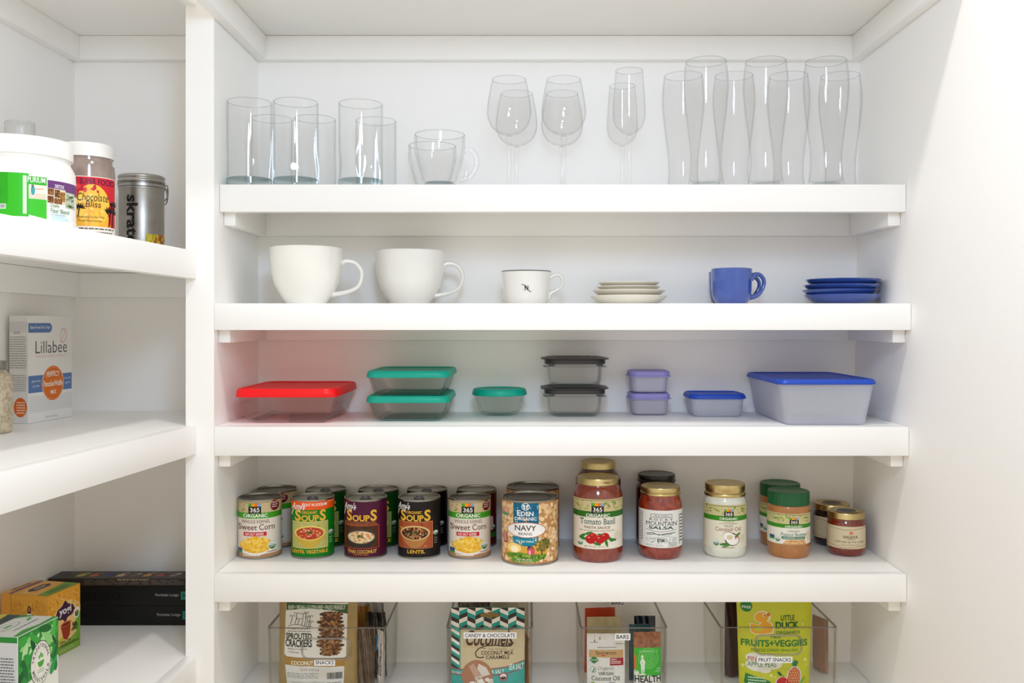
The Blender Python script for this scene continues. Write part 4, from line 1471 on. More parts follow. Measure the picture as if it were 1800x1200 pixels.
a.ell(420, 785, 62, 16, 'C6DFEE', rot=0.1); a.ell(400, 800, 50, 9, 'D6E8F0', rot=-0.1)
a.rect(-20, 705, 48, 740, 'F2F2EE'); a.up()
for q in range(9):
    a.rect(-16 + q * 7, 708, -16 + q * 7 + random.choice((2, 3, 4)), 735, '26262A')
a.line([(-80, 624), (20, 624)], 3, '1E6A1A')
a.build('label', t, cyl_map(R), PRINT, 0.005)
# bottle behind it, only the cap shows
y = 1.445
x = wx(35, y)
t = thing('bottle', 'bottle with clear ribbed cap behind the white tub', 'bottle', (x, y, zl1(y)), 0)
jar_body(t, [(0.026, 0.0), (0.030, 0.004), (0.030, 0.120), (0.026, 0.140), (0.0185, 0.150), (0.0185, 0.168)], WHITEP, 40)
screw_lid(t, 0.0215, 0.158, 0.196, CAPP, ribs=30, name='cap')
# chocolate jar
y, R = 1.50, 0.0415
x = wx(154, y)
t = thing('cocoa_jar', 'cocoa powder jar with white lid and sunset label', 'jar', (x, y, zl1(y)), face_cam(x, y))
jar_body(t, [(0.037, 0.0), (0.0400, 0.0025), (R, 0.008), (R, 0.060), (R, 0.128), (0.0395, 0.136), (0.0378, 0.141), (0.0378, 0.150)], COCOA)
screw_lid(t, 0.0402, 0.1480, 0.1700, WHITEP)
k = 1.458 / 1600 / 4
a = Art(cyl_frame(620, 1018, 198, R, k))
a.rect(438, 515, 817, 938, 'F0ECE4'); a.up()
a.rect(440, 520, 812, 868, 'D22A34'); a.up()
a.rect(440, 700, 700, 868, 'F0B83C'); a.ell(655, 720, 118, 150, 'F4C24A', 30); a.poly([(440, 868), (440, 740), (560, 700), (700, 720), (770, 800), (780, 868)], 'F0AE38'); a.up()
a.speckle(540, 620, 740, 850, 26, 10, 30, ['F6D060', 'EFB040', 'F8D878']); a.speckle(450, 560, 800, 640, 10, 12, 26, ['E0484A', 'C42A3A']); a.up()
a.T('PINE SUPER FOOD', 470, 532, 806, 572, '4A1A4A', 0.012)
a.T('Chocolate', 548, 634, 764, 690, '33221A', 0.0, 0.12); a.T('Bliss', 606, 690, 712, 734, '33221A', 0.0, 0.12)
a.T('Rejuvenating You First With', 545, 794, 735, 816, '5A3A1A', 0.0); a.T('Through Natural Nutrition', 552, 822, 722, 840, '5A3A1A', 0.0)
for px_, top, bot, s in ((772, 750, 864, 1.0), (796, 700, 864, 0.8), (560, 730, 800, 0.8)):
    a.line([(px_ + 6, top), (px_, (top + bot) / 2), (px_ - 4, bot)], 9 * s, '1E1412')
    for q in range(7):
        s_ = -PI + q * PI / 6 + 0.1
        a.ell(px_ + 6 + 26 * s * math.cos(s_), top + 20 * s * math.sin(s_) + 10, 26 * s, 6 * s, '1E1412', n=8, rot=s_ * 0.7)
a.dashes(560, 880, 800, 895, 1, '6A5A50', 0.6, 0); a.dashes(650, 905, 790, 918, 1, '6A5A50', 0.6, 0)
a.build('label', t, cyl_map(R), PRINT, 0.004)
# silver tin with wire clasp
y, R = 1.65, 0.039
x = wx(249, y)
t = thing('powder_tin', 'silver metal tin with wire clasp lid, dark lettering sideways', 'tin', (x, y, zl1(y)), face_cam(x, y))
finish('body', lathe([(0, 0.001), (R * 0.95, 0.001), (R * 0.985, 0.0), (R, 0.001), (R, 0.003), (R * 0.985, 0.004), (R * 0.985, 0.118), (R, 0.120), (R * 1.012, 0.1215), (R, 0.123), (0, 0.123)], 64), SILVER, t)
finish('lid', lathe([(R * 0.99, 0.1235), (R * 1.02, 0.1240), (R * 1.02, 0.1295), (R * 0.995, 0.1305), (R * 0.995, 0.1320), (R * 1.03, 0.1335), (R * 1.03, 0.1360), (R * 1.0, 0.1375), (R * 1.0, 0.1395), (R * 1.03, 0.1410), (R * 1.02, 0.1440), (R * 0.95, 0.1460), (R * 0.85, 0.1450), (0, 0.1440)], 64), SILVER, t)
bm = bmesh.new()
tube(bm, smooth_path([(R * 1.035, 0, 0.132), (R * 1.12, 0, 0.130), (R * 1.14, 0, 0.116), (R * 1.10, 0, 0.102), (R * 1.01, 0, 0.096)], 5), 0.0011, 8)
tube(bm, smooth_path([(R * 1.035, -0.006, 0.126), (R * 1.09, -0.005, 0.120), (R * 1.10, -0.004, 0.110), (R * 1.01, -0.004, 0.103)], 5), 0.0011, 8)
tube(bm, smooth_path([(R * 1.035, 0.006, 0.126), (R * 1.09, 0.005, 0.120), (R * 1.10, 0.004, 0.110), (R * 1.01, 0.004, 0.103)], 5), 0.0011, 8)
finish('clasp', bm, WIRE, t)
bm = bmesh.new()
tube(bm, [((R * 1.03) * math.sin(2 * PI * q / 40), -(R * 1.03) * math.cos(2 * PI * q / 40), 0.1325 - 0.0065 * (0.5 - 0.5 * math.cos(2 * PI * q / 40))) for q in range(40)], 0.0009, 8, closed=True, up=Vector((0, 0, 1)))
finish('wire', bm, WIRE, t)
k = 1.61 / 1600 / 4
fr = cyl_frame(990, 1068, 172, R * 0.985, k)
vs, fs = text_mesh('skratch', 0.03, 0)
a = Art(fr)
a._add([fr(880 + 82 * b, 642 + 408 * q) for q, b in vs], fs, '221E1C')
for q in range(12):
    for r in range(6):
        a.rect(1018 + q * 12, 915 + r * 22, 1030 + q * 12, 937 + r * 22, random.choice(['D9A82C', 'C8B030', 'B8742A', 'D0C244', 'A85A22', 'E0BA4A'] if q > 4 else ['C8C030', 'D8CC48', 'B8AE28', 'E0C850']))
a.build('label', t, cyl_map(R * 0.985), PRINT, 0.004)


# ------------------------------------------------------------------ cartons
def carton(name, label, corner, right, deep, h, z, base, cat='box', group=None, top=None):
    """Carton standing on z: bottom edge of its main face runs from corner (left end) to right; depth goes left of it."""
    c, r = Vector((*corner, 0)), Vector((*right, 0))
    w = (r - c).length
    U = (r - c).normalized()
    N = Vector((U.y, -U.x, 0))              # out of the main face
    t = thing(name, label, cat, (corner[0], corner[1], z), math.atan2(U.y, U.x), group)
    bm = bmesh.new()
    box(bm, 0, w, 0, deep, 0, h)
    bmesh.ops.bevel(bm, geom=bm.edges[:], offset=0.0007, segments=1, affect='EDGES')
    finish('carton', bm, base, t, smooth=False)
    return t, w


def face_frame(w, h):
    return lambda x, y: (x * w / 100, (100 - y) * h / 100)


WCARD = mat('white_card', 'E4E2DE', 0.5, noise=(30, 'E6E4E0'))
yc_ = 1.545
c0 = (wx(49, yc_), yc_)
c1 = (wx(126, 1.665), 1.665)
H = 0.184
dp = 0.034
t, w = carton('pancake_mix_carton', 'tall white pancake mix carton with orange oval', c0, c1, dp, H, L2 + 0.0004 - 0.0002, WCARD, 'carton')
a = Art(face_frame(w, H)); a.clip = (0.6, 0.4, 99.4, 99.6)
a.rect(0.6, 0.4, 99.4, 99.6, 'E6E4E0'); a.up()
a.poly([(0.6, 7), (48, 7), (52, 9), (53, 11.5), (52, 14), (48, 16), (0.6, 16)], '5A78A8'); a.up(); a.T('Gluten Free & Oh So Tasty!', 4, 9.5, 48, 13.2, 'E9EDF2', 0.004); a.up(-1)
a.T('Lillabee', 16, 24, 88, 35.5, '4A4644', -0.006)
a.T('MIXED JUST RIGHT', 17, 37.6, 88, 39.8, 'D9A8A0', 0)
a.line([(73, 25), (72, 18), (76, 13), (82, 12.5), (86, 15), (87, 20), (83, 24), (77, 26), (73, 25)], 0.7, 'D8788A'); a.line([(73, 25), (80, 19), (84, 14)], 0.7, 'E0A070')
a.rect(0.6, 56, 99.4, 72, '5A78A8')
for r in range(9):
    for q in range(24):
        a.line([(2 + q * 4.1, 76.5 + r * 1.7), (4 + q * 4.1, 75.5 + r * 1.7), (6 + q * 4.1, 76.5 + r * 1.7)], 0.3, 'B9B9BC')
a.up()
a.ell(55, 64.5, 25, 17.2, 'F0EEE8', 36); a.up(); a.ell(55, 64.5, 24.3, 16.7, 'D96C16', 36); a.up()
a.ell(55, 64.5, 22.8, 15.6, 'EDC09A', 36); a.up(); a.ell(55, 64.5, 22.4, 15.3, 'D96C16', 36); a.up()
a.T('PERFECT', 40, 54, 69, 59, 'F4EEE4', 0.01, 0, 1.2); a.T('Pancake/Waffle', 33.5, 62, 77, 67.5, 'F4EEE4', 0.012); a.T('MIX', 49, 71, 62, 75, 'F4EEE4', 0.01)
a.T('gluten free', 7, 60, 26, 63, 'DDE4EE'); a.T('soy free', 9, 64.5, 24, 67.5, 'DDE4EE'); a.T('dairy free', 81, 59.5, 96, 62.5, 'DDE4EE'); a.T('egg free', 83, 64, 95, 67, 'DDE4EE')
a.T('NET WT 16 OZ (454g)', 38, 95.5, 64, 97.2, '8A8888')
a.build('front_print', t, plane_map((0, 0, 0), (1, 0, 0), (0, 0, 1), (0, -1, 0)), PRINT_BOX)
a = Art(face_frame(dp, H)); a.clip = (0.6, 0.4, 99.4, 99.6)
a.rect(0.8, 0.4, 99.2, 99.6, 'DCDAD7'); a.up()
for r in range(6):
    for q in range(10):
        a.line([(2 + q * 9.6, 7 + r * 1.6), (7 + q * 9.6, 5.8 + r * 1.6), (11 + q * 9.6, 7 + r * 1.6)], 0.5, 'B4B4B8')
a.T('OUR STORY', 25, 15, 60, 17, '5A5856', 0.004)
a.dashes(4, 19.5, 94, 50, 14, '9A9896', 0.42, 0.05); a.dashes(4, 55, 94, 71, 8, '9A9896', 0.42, 0.05)
a.ell(60, 85, 36, 9, 'D4661A', 24); a.up(); a.dashes(40, 80, 88, 92, 5, 'F0D8C4', 0.4, 0.1)
a.build('side_print', t, plane_map((0, dp, 0), (0, -1, 0), (0, 0, 1), (-1, 0, 0)), PRINT_BOX)
# oat jar cut by the frame
y = 1.42
t = thing('oat_jar', 'jar of pale rolled oats, cut by the left frame edge', 'jar', (wx(17, y) - 0.0352, y, L2 + 0.0003), 0)
jar_body(t, [(0.031, 0.0), (0.0340, 0.003), (0.0355, 0.012), (0.0355, 0.070), (0.0335, 0.088), (0.027, 0.096), (0.027, 0.100)], OATS, 48)
screw_lid(t, 0.0285, 0.0985, 0.112, WIRE)

BLACKCARD = mat('black_card', '161616', 0.4, noise=(30, '1A1A1A'))
ORANGECARD = mat('orange_card', 'D9962E', 0.5, noise=(30, 'DB9A34'))
GREENCARD = mat('green_card', '2E8A34', 0.5, noise=(30, '328E38'))
TEALCARD = mat('dark_green_card', '1E3A34', 0.5, noise=(30, '223E38'))
z0 = L3
yb = 1.6737
hs = [0.0362, 0.0358, 0.0134]
names = ['black coffee pod sleeve at the bottom of the black stack', 'black coffee pod sleeve in the middle of the black stack', 'flat black sampler box with coloured capsule pictures, topping the stack']
zz = z0 + 0.0003
for q in range(3):
    t = thing('coffee_pod_box', names[q], 'box', (-0.8760, yb - 0.0005 * q, zz), 0.0, 'black coffee pod boxes')
    w, dpt, h = 0.300, 0.0500, hs[q]
    bm = bevelled_box(0, w, 0, dpt, 0, h, 0.0008, 1)
    finish('carton', bm, BLACKCARD, t, smooth=False)
    a = Art(flat_frame(400, 0, yb / 1600 / 5))     # crop px from x=400 (left end)
    kk = yb / 1600 / 5
    hp = h / kk
    a.rect(402, -hp * 0.99, 400 + w / kk - 2, -hp * 0.01, '161616'); a.up()
    if q < 2:
        xo = 14 if q == 0 else 0
        a.T('Fortissio Lungo', 1345 + xo, -hp * 0.62, 1550 + xo, -hp * 0.44, 'B9B4AE', 0.0)
        a.rect(1568 + xo, -hp * 0.72, 1640 + xo, -hp * 0.30, '2A8A78'); a.up(); a.T('N', 1588 + xo, -hp * 0.62, 1622 + xo, -hp * 0.40, '123A34', 0.02); a.up(-1)
        a.T('NESPRESSO', 470, -hp * 0.68, 1040, -hp * 0.28, '060606', 0.01)
    else:
        a.rect(405, -hp * 0.98, 1640, -hp * 0.02, '3A332C'); a.up(); a.dashes(720, -hp * 0.8, 1620, -hp * 0.1, 3, '6A6258', 0.4, 0.1); a.dashes(1010, -hp * 0.95, 1290, -hp * 0.75, 1, '9A8A6A', 0.7, 0)
    a.build('front_print', t, plane_map((0, 0, 0), (1, 0, 0), (0, 0, 1), (0, -1, 0)), PRINT_BOX)
    if q == 2:
        a = Art(lambda x, y: (x, y))
        a.rect(0.022, 0.014, 0.030, 0.036, '3A3028'); a.up()
        for m, (c1_, c2_) in enumerate((('B9B04A', '8A8430'), ('C8602A', '3A2A22'), ('3A3F8A', '26264A'), ('C8A88A', '4A3A30'), ('6A5A52', 'A89A90'), ('C8882A', '3A2A1A'), ('A83A22', '26201E'), ('8A7270', 'C0B4B0'))):
            cx = 0.054 + m * 0.0246
            a.poly([(cx - 0.009, 0.012), (cx - 0.010, 0.022), (cx - 0.002, 0.036), (cx + 0.007, 0.038), (cx + 0.009, 0.030), (cx + 0.002, 0.013)], c1_); a.up()
            a.ell(cx + 0.004, 0.030, 0.0045, 0.005, c2_, n=10); a.up(-1)
        a.build('top_print', t, plane_map((0, 0, h), (1, 0, 0), (0, 1, 0), (0, 0, 1)), PRINT_BOX)
    zz += h + 0.0004

# golden tea cartons
cR = (wx(141, 1.571), 1.571)
cL = (wx(84, 1.493), 1.493)
H = 0.1075
t, w = carton('tea_carton', 'golden yellow tea carton with green corner', cL, cR, 0.069, H, z0 + 0.0003, ORANGECARD, 'carton', 'golden tea cartons')


def lotus_side(a):
    a.speckle(2, 4, 98, 40, 60, 1.2, 3.2, ['C97F1E', 'E0AE4E', 'C4852A']); a.up()
    for s in (20, 80):
        for q in range(3):
            a.line([(s + (6 + 4 * q) * math.cos(m * PI / 8), 20 + (4 + 3 * q) * math.sin(m * PI / 8)) for m in range(17)], 0.5, 'B8761E')
    a.ell(50, 24, 5, 8, '3A2418'); a.ell(50, 22, 3, 4, 'A86A42'); a.poly([(40, 40), (44, 28), (56, 28), (60, 40)], 'EEE6DA'); a.ell(50, 40, 13, 5, 'EEE6DA'); a.ell(43, 37, 3, 2.2, 'A86A42'); a.ell(57, 37, 3, 2.2, 'A86A42')


def leaf_badge(a, x0, y0, x1, y1):
    cx, cy, hw, hh = (x0 + x1) / 2, (y0 + y1) / 2, (x1 - x0) / 2, (y1 - y0) / 2
    a.poly([(cx - hw, cy + hh * 0.2), (cx - hw * 0.8, cy - hh * 0.35), (cx - hw * 0.3, cy - hh * 0.6), (cx, cy - hh), (cx + hw * 0.3, cy - hh * 0.6), (cx + hw * 0.8, cy - hh * 0.35), (cx + hw, cy + hh * 0.1), (cx + hw * 0.75, cy + hh * 0.5), (cx + hw * 0.25, cy + hh * 0.6), (cx, cy + hh), (cx - hw * 0.25, cy + hh * 0.65), (cx - hw * 0.8, cy + hh * 0.55)], '43243E'); a.up()
    a.T('yogi', cx - hw * 0.62, cy - hh * 0.42, cx + hw * 0.62, cy + hh * 0.40, 'F0E8E2', 0.02); a.up(-1)


a = Art(face_frame(w, H)); a.clip = (0.6, 0.4, 99.4, 99.6)
a.rect(0.8, 0.6, 99.2, 99.4, 'E3A136'); a.up()
a.ell(60, 55, 50, 36, 'EBC27A', 24); a.speckle(2, 2, 98, 40, 90, 1.2, 3.0, ['D98A22', 'C97818', 'EAB24E']); a.poly([(99.2, 70), (99.2, 99.4), (0.8, 99.4), (20, 86), (60, 82)], '7FA63A'); a.poly([(85, 50), (99.2, 44), (99.2, 99.4), (88, 90)], '6FA032'); a.up()
for q in range(4):
    a.line([(10 + m * 6, 20 - q * 3.4 + 5 * math.sin(m * 0.8 + q)) for m in range(14)], 0.5, 'F2CE7E')
leaf_badge(a, 22, 17, 82, 52)
a.ell(88, 44, 9, 9, 'EDE6D2'); a.up(); a.ell(85, 46, 3, 5, '3E7A3A', rot=-0.4); a.ell(91, 46, 3, 5, '3E7A3A', rot=0.4); a.ell(88, 42, 2, 3, 'D8742A'); a.up(-1)
a.poly([(38, 56), (70, 52), (66, 74), (56, 80), (46, 76)], '9A3416'); a.ell(54, 54.5, 16.5, 4, 'C8683A'); a.up(); a.ell(54, 55, 13, 2.6, '7A2410'); a.speckle(70, 54, 92, 72, 20, 2, 4, ['3E4A22', '5A6A2E', '2E3A1A']); a.ell(40, 78, 6, 5, 'B8B43A'); a.up(-1)
a.up(3); a.T('Green Tea', 32, 78, 68, 83, '2E2A1A', 0.004); a.T('Super Antioxidant', 6, 84, 94, 90.5, '2E2A1A', 0.008); a.dashes(32, 92, 80, 97, 2, 'B8C890', 0.4, 0.2)
a.build('front_print', t, plane_map((0, 0, 0), (1, 0, 0), (0, 0, 1), (0, -1, 0)), PRINT_BOX)
a = Art(face_frame(0.069, H)); a.clip = (0.6, 0.4, 99.4, 99.6)
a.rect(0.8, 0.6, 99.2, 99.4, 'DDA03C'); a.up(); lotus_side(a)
a.build('side_print', t, plane_map((0, 0.069, 0), (0, -1, 0), (0, 0, 1), (-1, 0, 0)), PRINT_BOX)


def tea_top(t, w, dp, H, band, soft):
    a = Art(lambda x, y: (x * w / 100, y * dp / 100)); a.clip = (0.6, 0.6, 99.4, 99.4)
    a.rect(0.8, 99.2, 99.2, 0.8, 'E2A848'); a.up()
    a.poly([(0.8, 0.8), (99.2, 0.8), (99.2, 42), (0.8, 30)], band); a.up()
    a.ell(50, 72, 44, 16, 'E6B872', 20); a.up(); a.poly([(18, 70), (30, 82), (72, 82), (84, 70), (72, 58), (30, 58)], '43243E'); a.dashes(20, 12, 88, 28, 2, soft, 0.45, 0.1); a.up()
    a.dashes(36, 66, 68, 74, 1, 'D8C8B8', 0.8, 0)
    a.build('top_print', t, plane_map((0, 0, H), (1, 0, 0), (0, 1, 0), (0, 0, 1)), PRINT_BOX)


tea_top(t, w, 0.069, H, '6E9A34', '2E4A1A')
U = (Vector(cR) - Vector(cL)).normalized()
off = Vector((-U.y, U.x)) * 0.0697
t, w = carton('tea_carton', 'golden tea carton with purple band, wedged against left wall', (cL[0] + off.x, cL[1] + off.y), (cR[0] + off.x, cR[1] + off.y), 0.019, H, z0 + 0.0003, ORANGECARD, 'carton', 'golden tea cartons')
tea_top(t, w, 0.019, H, '7A5A8A', '4A2A5A')
# mint tea carton, near the front
cR = (wx(102.6, 1.339), 1.339)
cL = (wx(31, 1.252), 1.252)
H = 0.1245
D_ = 0.0590
t, w = carton('tea_carton', 'green and white peppermint tea carton, nearest the front', cL, cR, D_, H, z0 + 0.0003, WCARD, 'carton')
a = Art(face_frame(w, H)); a.clip = (0.6, 0.4, 99.4, 99.6)
a.rect(0.8, 0.6, 99.2, 99.4, 'E4E0D4'); a.up()
a.poly([(0.8, 0.6), (99.2, 0.6), (99.2, 44), (60, 52), (0.8, 60)], '2F8A36'); a.up()
for _ in range(40):
    x_, y_ = random.uniform(6, 94), random.uniform(4, 48)
    a.ell(x_, y_, random.uniform(8, 20), random.uniform(2.5, 6), random.choice(['4FB848', '1E6A2C', '8FD07A', '2E9A3A', 'B4E0A0', '175A26', '3FA63E']), n=12, rot=random.uniform(-1.2, 1.2))
a.up()
a.ell(54, 42, 25, 25, '4A4A40', 36); a.up(); a.ell(54, 42, 24, 24, 'EDE9DC', 36); a.up()
a.ell(54, 42, 15.2, 15.2, 'D8D4C4', 30); a.up(); a.ell(54, 42, 14.8, 14.8, 'EDE9DC', 30); a.up()
a.arc_text('TRADITIONAL', 54, 42, 19.5, 4.6, 90, '3A3A34', 15.2); a.arc_text('MEDICINALS', 54, 42, 19.5, 4.6, 270, '3A3A34', 15.2, inside=True)
a.ell(54, 40, 8, 7, '4FA83E', a0=0, a1=PI); a.ell(54, 33, 2, 3, '4FA83E'); a.ell(58, 35, 2, 2.6, '6FB85A', rot=0.6); a.ell(50, 35, 2, 2.6, '6FB85A', rot=-0.6); a.dashes(46, 49, 62, 54, 2, '9AB890', 0.5, 0)
a.ell(86, 53, 12, 5.5, '2F9A4A', rot=-0.8); a.ell(92, 55, 6, 4, '1E7A38', rot=-1.4)
a.up(-4)
a.T('organic', 8, 65, 34, 71, '7A9A6A', -0.004); a.T('Peppermint', 8, 73, 88, 86, '3E8A4A', -0.004, serif=True); a.dashes(10, 89, 60, 93, 2, 'A8A898', 0.4, 0); a.rect(72, 90, 99, 99.4, '1E6A5A')
a.build('front_print', t, plane_map((0, 0, 0), (1, 0, 0), (0, 0, 1), (0, -1, 0)), PRINT_BOX)
a = Art(face_frame(D_, H)); a.clip = (0.6, 0.4, 99.4, 99.6)
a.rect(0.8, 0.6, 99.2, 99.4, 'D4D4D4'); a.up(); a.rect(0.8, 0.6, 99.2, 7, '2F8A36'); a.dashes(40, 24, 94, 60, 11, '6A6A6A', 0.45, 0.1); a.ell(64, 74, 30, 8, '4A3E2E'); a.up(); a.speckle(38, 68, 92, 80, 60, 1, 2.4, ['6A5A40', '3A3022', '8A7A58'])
a.build('side_print', t, plane_map((0, D_, 0), (0, -1, 0), (0, 0, 1), (-1, 0, 0)), PRINT_BOX)
a = Art(lambda x, y: (x * w / 100, y * D_ / 100)); a.clip = (0.6, 0.6, 99.4, 99.4)
a.rect(0.8, 99.2, 99.2, 0.8, 'D9D9D2'); a.up(); a.poly([(0.8, 0.8), (99.2, 0.8), (99.2, 14), (60, 10), (30, 20), (0.8, 12)], '3A9A3A'); a.poly([(80, 99.2), (99.2, 99.2), (99.2, 60), (90, 80)], '2E8A3A'); a.ell(40, 70, 26, 15, '8A9A8A', 24); a.up(); a.ell(40, 70, 24, 13, 'D9D9D2', 24); a.dashes(25, 36, 85, 44, 1, '8A8A82', 0.6, 0); a.up(); a.ell(40, 70, 10, 5, '6FA868', 16); a.ell(82, 60, 10, 4, '4FA848', rot=0.6)
a.build('top_print', t, plane_map((0, 0, H), (1, 0, 0), (0, 1, 0), (0, 0, 1)), PRINT_BOX)
U = (Vector(cR) - Vector(cL)).normalized()
off = Vector((-U.y, U.x)) * (D_ + 0.0006)
t, w = carton('tea_carton', 'dark green carton with yellow stripe, left of the peppermint tea', (cL[0] + off.x, cL[1] + off.y), (cR[0] + off.x, cR[1] + off.y), 0.050, H, z0 + 0.0003, TEALCARD, 'carton')
a = Art(lambda x, y: (x * w / 100, y * 0.050 / 100)); a.clip = (0.6, 0.6, 99.4, 99.4)
a.poly([(0.8, 30), (0.8, 12), (99.2, 40), (99.2, 62)], 'C8B83A'); a.poly([(0.8, 60), (0.8, 40), (99.2, 70), (99.2, 92)], '3A8AA8')
a.build('top_print', t, plane_map((0, 0, H), (1, 0, 0), (0, 1, 0), (0, 0, 1)), PRINT_BOX)

# ================================================================== clear bins and what they hold
FLR = S5 + 0.0032 + 0.0004           # inside floor of a bin


def bin_(label, xl, xr, yf, yb, h, sticker, sx0, sx1, sz0, sz1, handle=None, back_sticker=None):
    xc, yc = (xl + xr) / 2, (yf + yb) / 2
    hw, hd = (xr - xl) / 2, (yb - yf) / 2
    t = thing('storage_bin', label, 'bin', (xc, yc, S5 + 0.0002), 0, 'clear storage bins')
    w = 0.0026
    fl = 0.982
    o = [(hw * fl - 0.003, hd * 0.98 - 0.003, 0.006, 0.0), (hw * fl, hd * 0.98, 0.008, 0.003)]
    o += [(hw * (fl + (1 - fl) * s), hd * (0.98 + 0.02 * s), 0.008, 0.003 + (h - 0.003) * s) for s in (0.33, 0.66, 0.985)]
    i = [(a - w, b - w, max(c - w, 0.003), max(z, 0.003)) for a, b, c, z in o[1:]]
    finish('tray', rr_loft(o + i[::-1], 5), ACRYLIC, t)
    r = [(hw - w, hd - w, 0.006, h * 0.986), (hw, hd, 0.008, h * 0.986), (hw + 0.0012, hd + 0.0012, 0.009, h * 0.992), (hw + 0.0010, hd + 0.0010, 0.009, h), (hw - w, hd - w, 0.006, h), (hw - w, hd - w, 0.006, h * 0.986)]
    finish('rim', rr_loft(r, 5, False, False), ACRYLIC_EDGE, t)

    def front(u, v, l):
        s = (v - 0.003) / (h - 0.003)
        return (u - xc, -hd * (0.98 + 0.02 * s) - l, v)
    for s in (-1, 1):                        # moulded front corners
        bm = bmesh.new()
        tube(bm, [(s * (hw * (fl + (1 - fl) * q) - 0.0025), -hd * (0.98 + 0.02 * q) + 0.0025, 0.004 + (h * 0.985 - 0.004) * q) for q in (0, 0.5, 1)], 0.0021, 8)
        finish('corner_edge', bm, ACRYLIC_EDGE, t)
    if handle:
        hx0, hx1, hz0, hz1 = handle
        cx, cz, ww, hh, rr = (hx0 + hx1) / 2, (hz0 + hz1) / 2, (hx1 - hx0) / 2, (hz1 - hz0) / 2, min((hx1 - hx0), (hz1 - hz0)) * 0.36
        pts = [front(cx + p[0], cz + p[1], 0.0012) for p in rr_ring(ww, hh, rr, 0, 7)]
        bm = bmesh.new()
        tube(bm, pts, 0.0019, 8, closed=True, up=Vector((0, 1, 0)))
        finish('handle', bm, ACRYLIC_EDGE, t)
    a = Art(lambda x, y: (x, y))
    a.rect(sx0, sz1, sx1, sz0, 'F2F2F0'); a.up()
    m = (sz1 - sz0)
    a.T(sticker, sx0 + m * 0.22, sz1 - m * 0.2, sx1 - m * 0.22, sz0 + m * 0.2, '2A2A2C', 0.012)
    a.build('label_sticker', t, lambda u, v, l: front(u, v, l + 0.0003), PRINT)
    if back_sticker:
        bx0, bx1, bz0, bz1 = back_sticker
        a = Art(lambda x, y: (x, y))
        a.rect(bx0, bz1, bx1, bz0, 'F2F2F0'); a.up()
        m = bz1 - bz0
        a.T(sticker, bx0 + m * 0.2, bz1 - m * 0.2, bx1 - m * 0.2, bz0 + m * 0.2, '2A2A2C', 0.012)
        a.build('label_sticker', t, lambda u, v, l: (u - xc, hd * 0.985 - 0.004 - l, v), PRINT)
    return t


def vz(py, y):
    """Height above the bin base of photo row py seen at depth y."""
    return -(py - 565.0) * y / F - S5


BF, BB, BH = 1.60, 1.764, 0.1256
bin_('clear plastic bin with the SNACKS sticker', wx(470, BF), wx(678, BF), BF, BB, BH, 'SNACKS', wx(552, BF), wx(589, BF), vz(1170, BF), vz(1159, BF), (wx(531, BF), wx(617, BF), vz(1158, BF), vz(1122, BF)))
bin_('clear plastic bin with the CANDY & CHOCOLATE sticker', wx(785, BF), wx(936, BF), BF, BB, BH, 'CANDY & CHOCOLATE', wx(815, BF), wx(908, BF), vz(1122, BF), vz(1111, BF))
bin_('clear plastic bin with the BARS stickers', wx(1020.5, BF), wx(1173, BF), BF, BB, BH, 'BARS', wx(1081, BF), wx(1108, BF), vz(1125, BF), vz(1113, BF), None,
     (wx(1073, 1.755), wx(1099, 1.755), vz(1066, 1.755), vz(1054, 1.755)))
bin_('clear plastic bin with the FRUIT SNACKS sticker', wx(1266, BF), wx(1472, BF), BF, BB, BH + 0.001, 'FRUIT SNACKS', wx(1331, BF), wx(1393, BF), vz(1165, BF), vz(1154, BF), (wx(1327.5, BF), wx(1409, BF), vz(1150, BF), vz(1116, BF)))


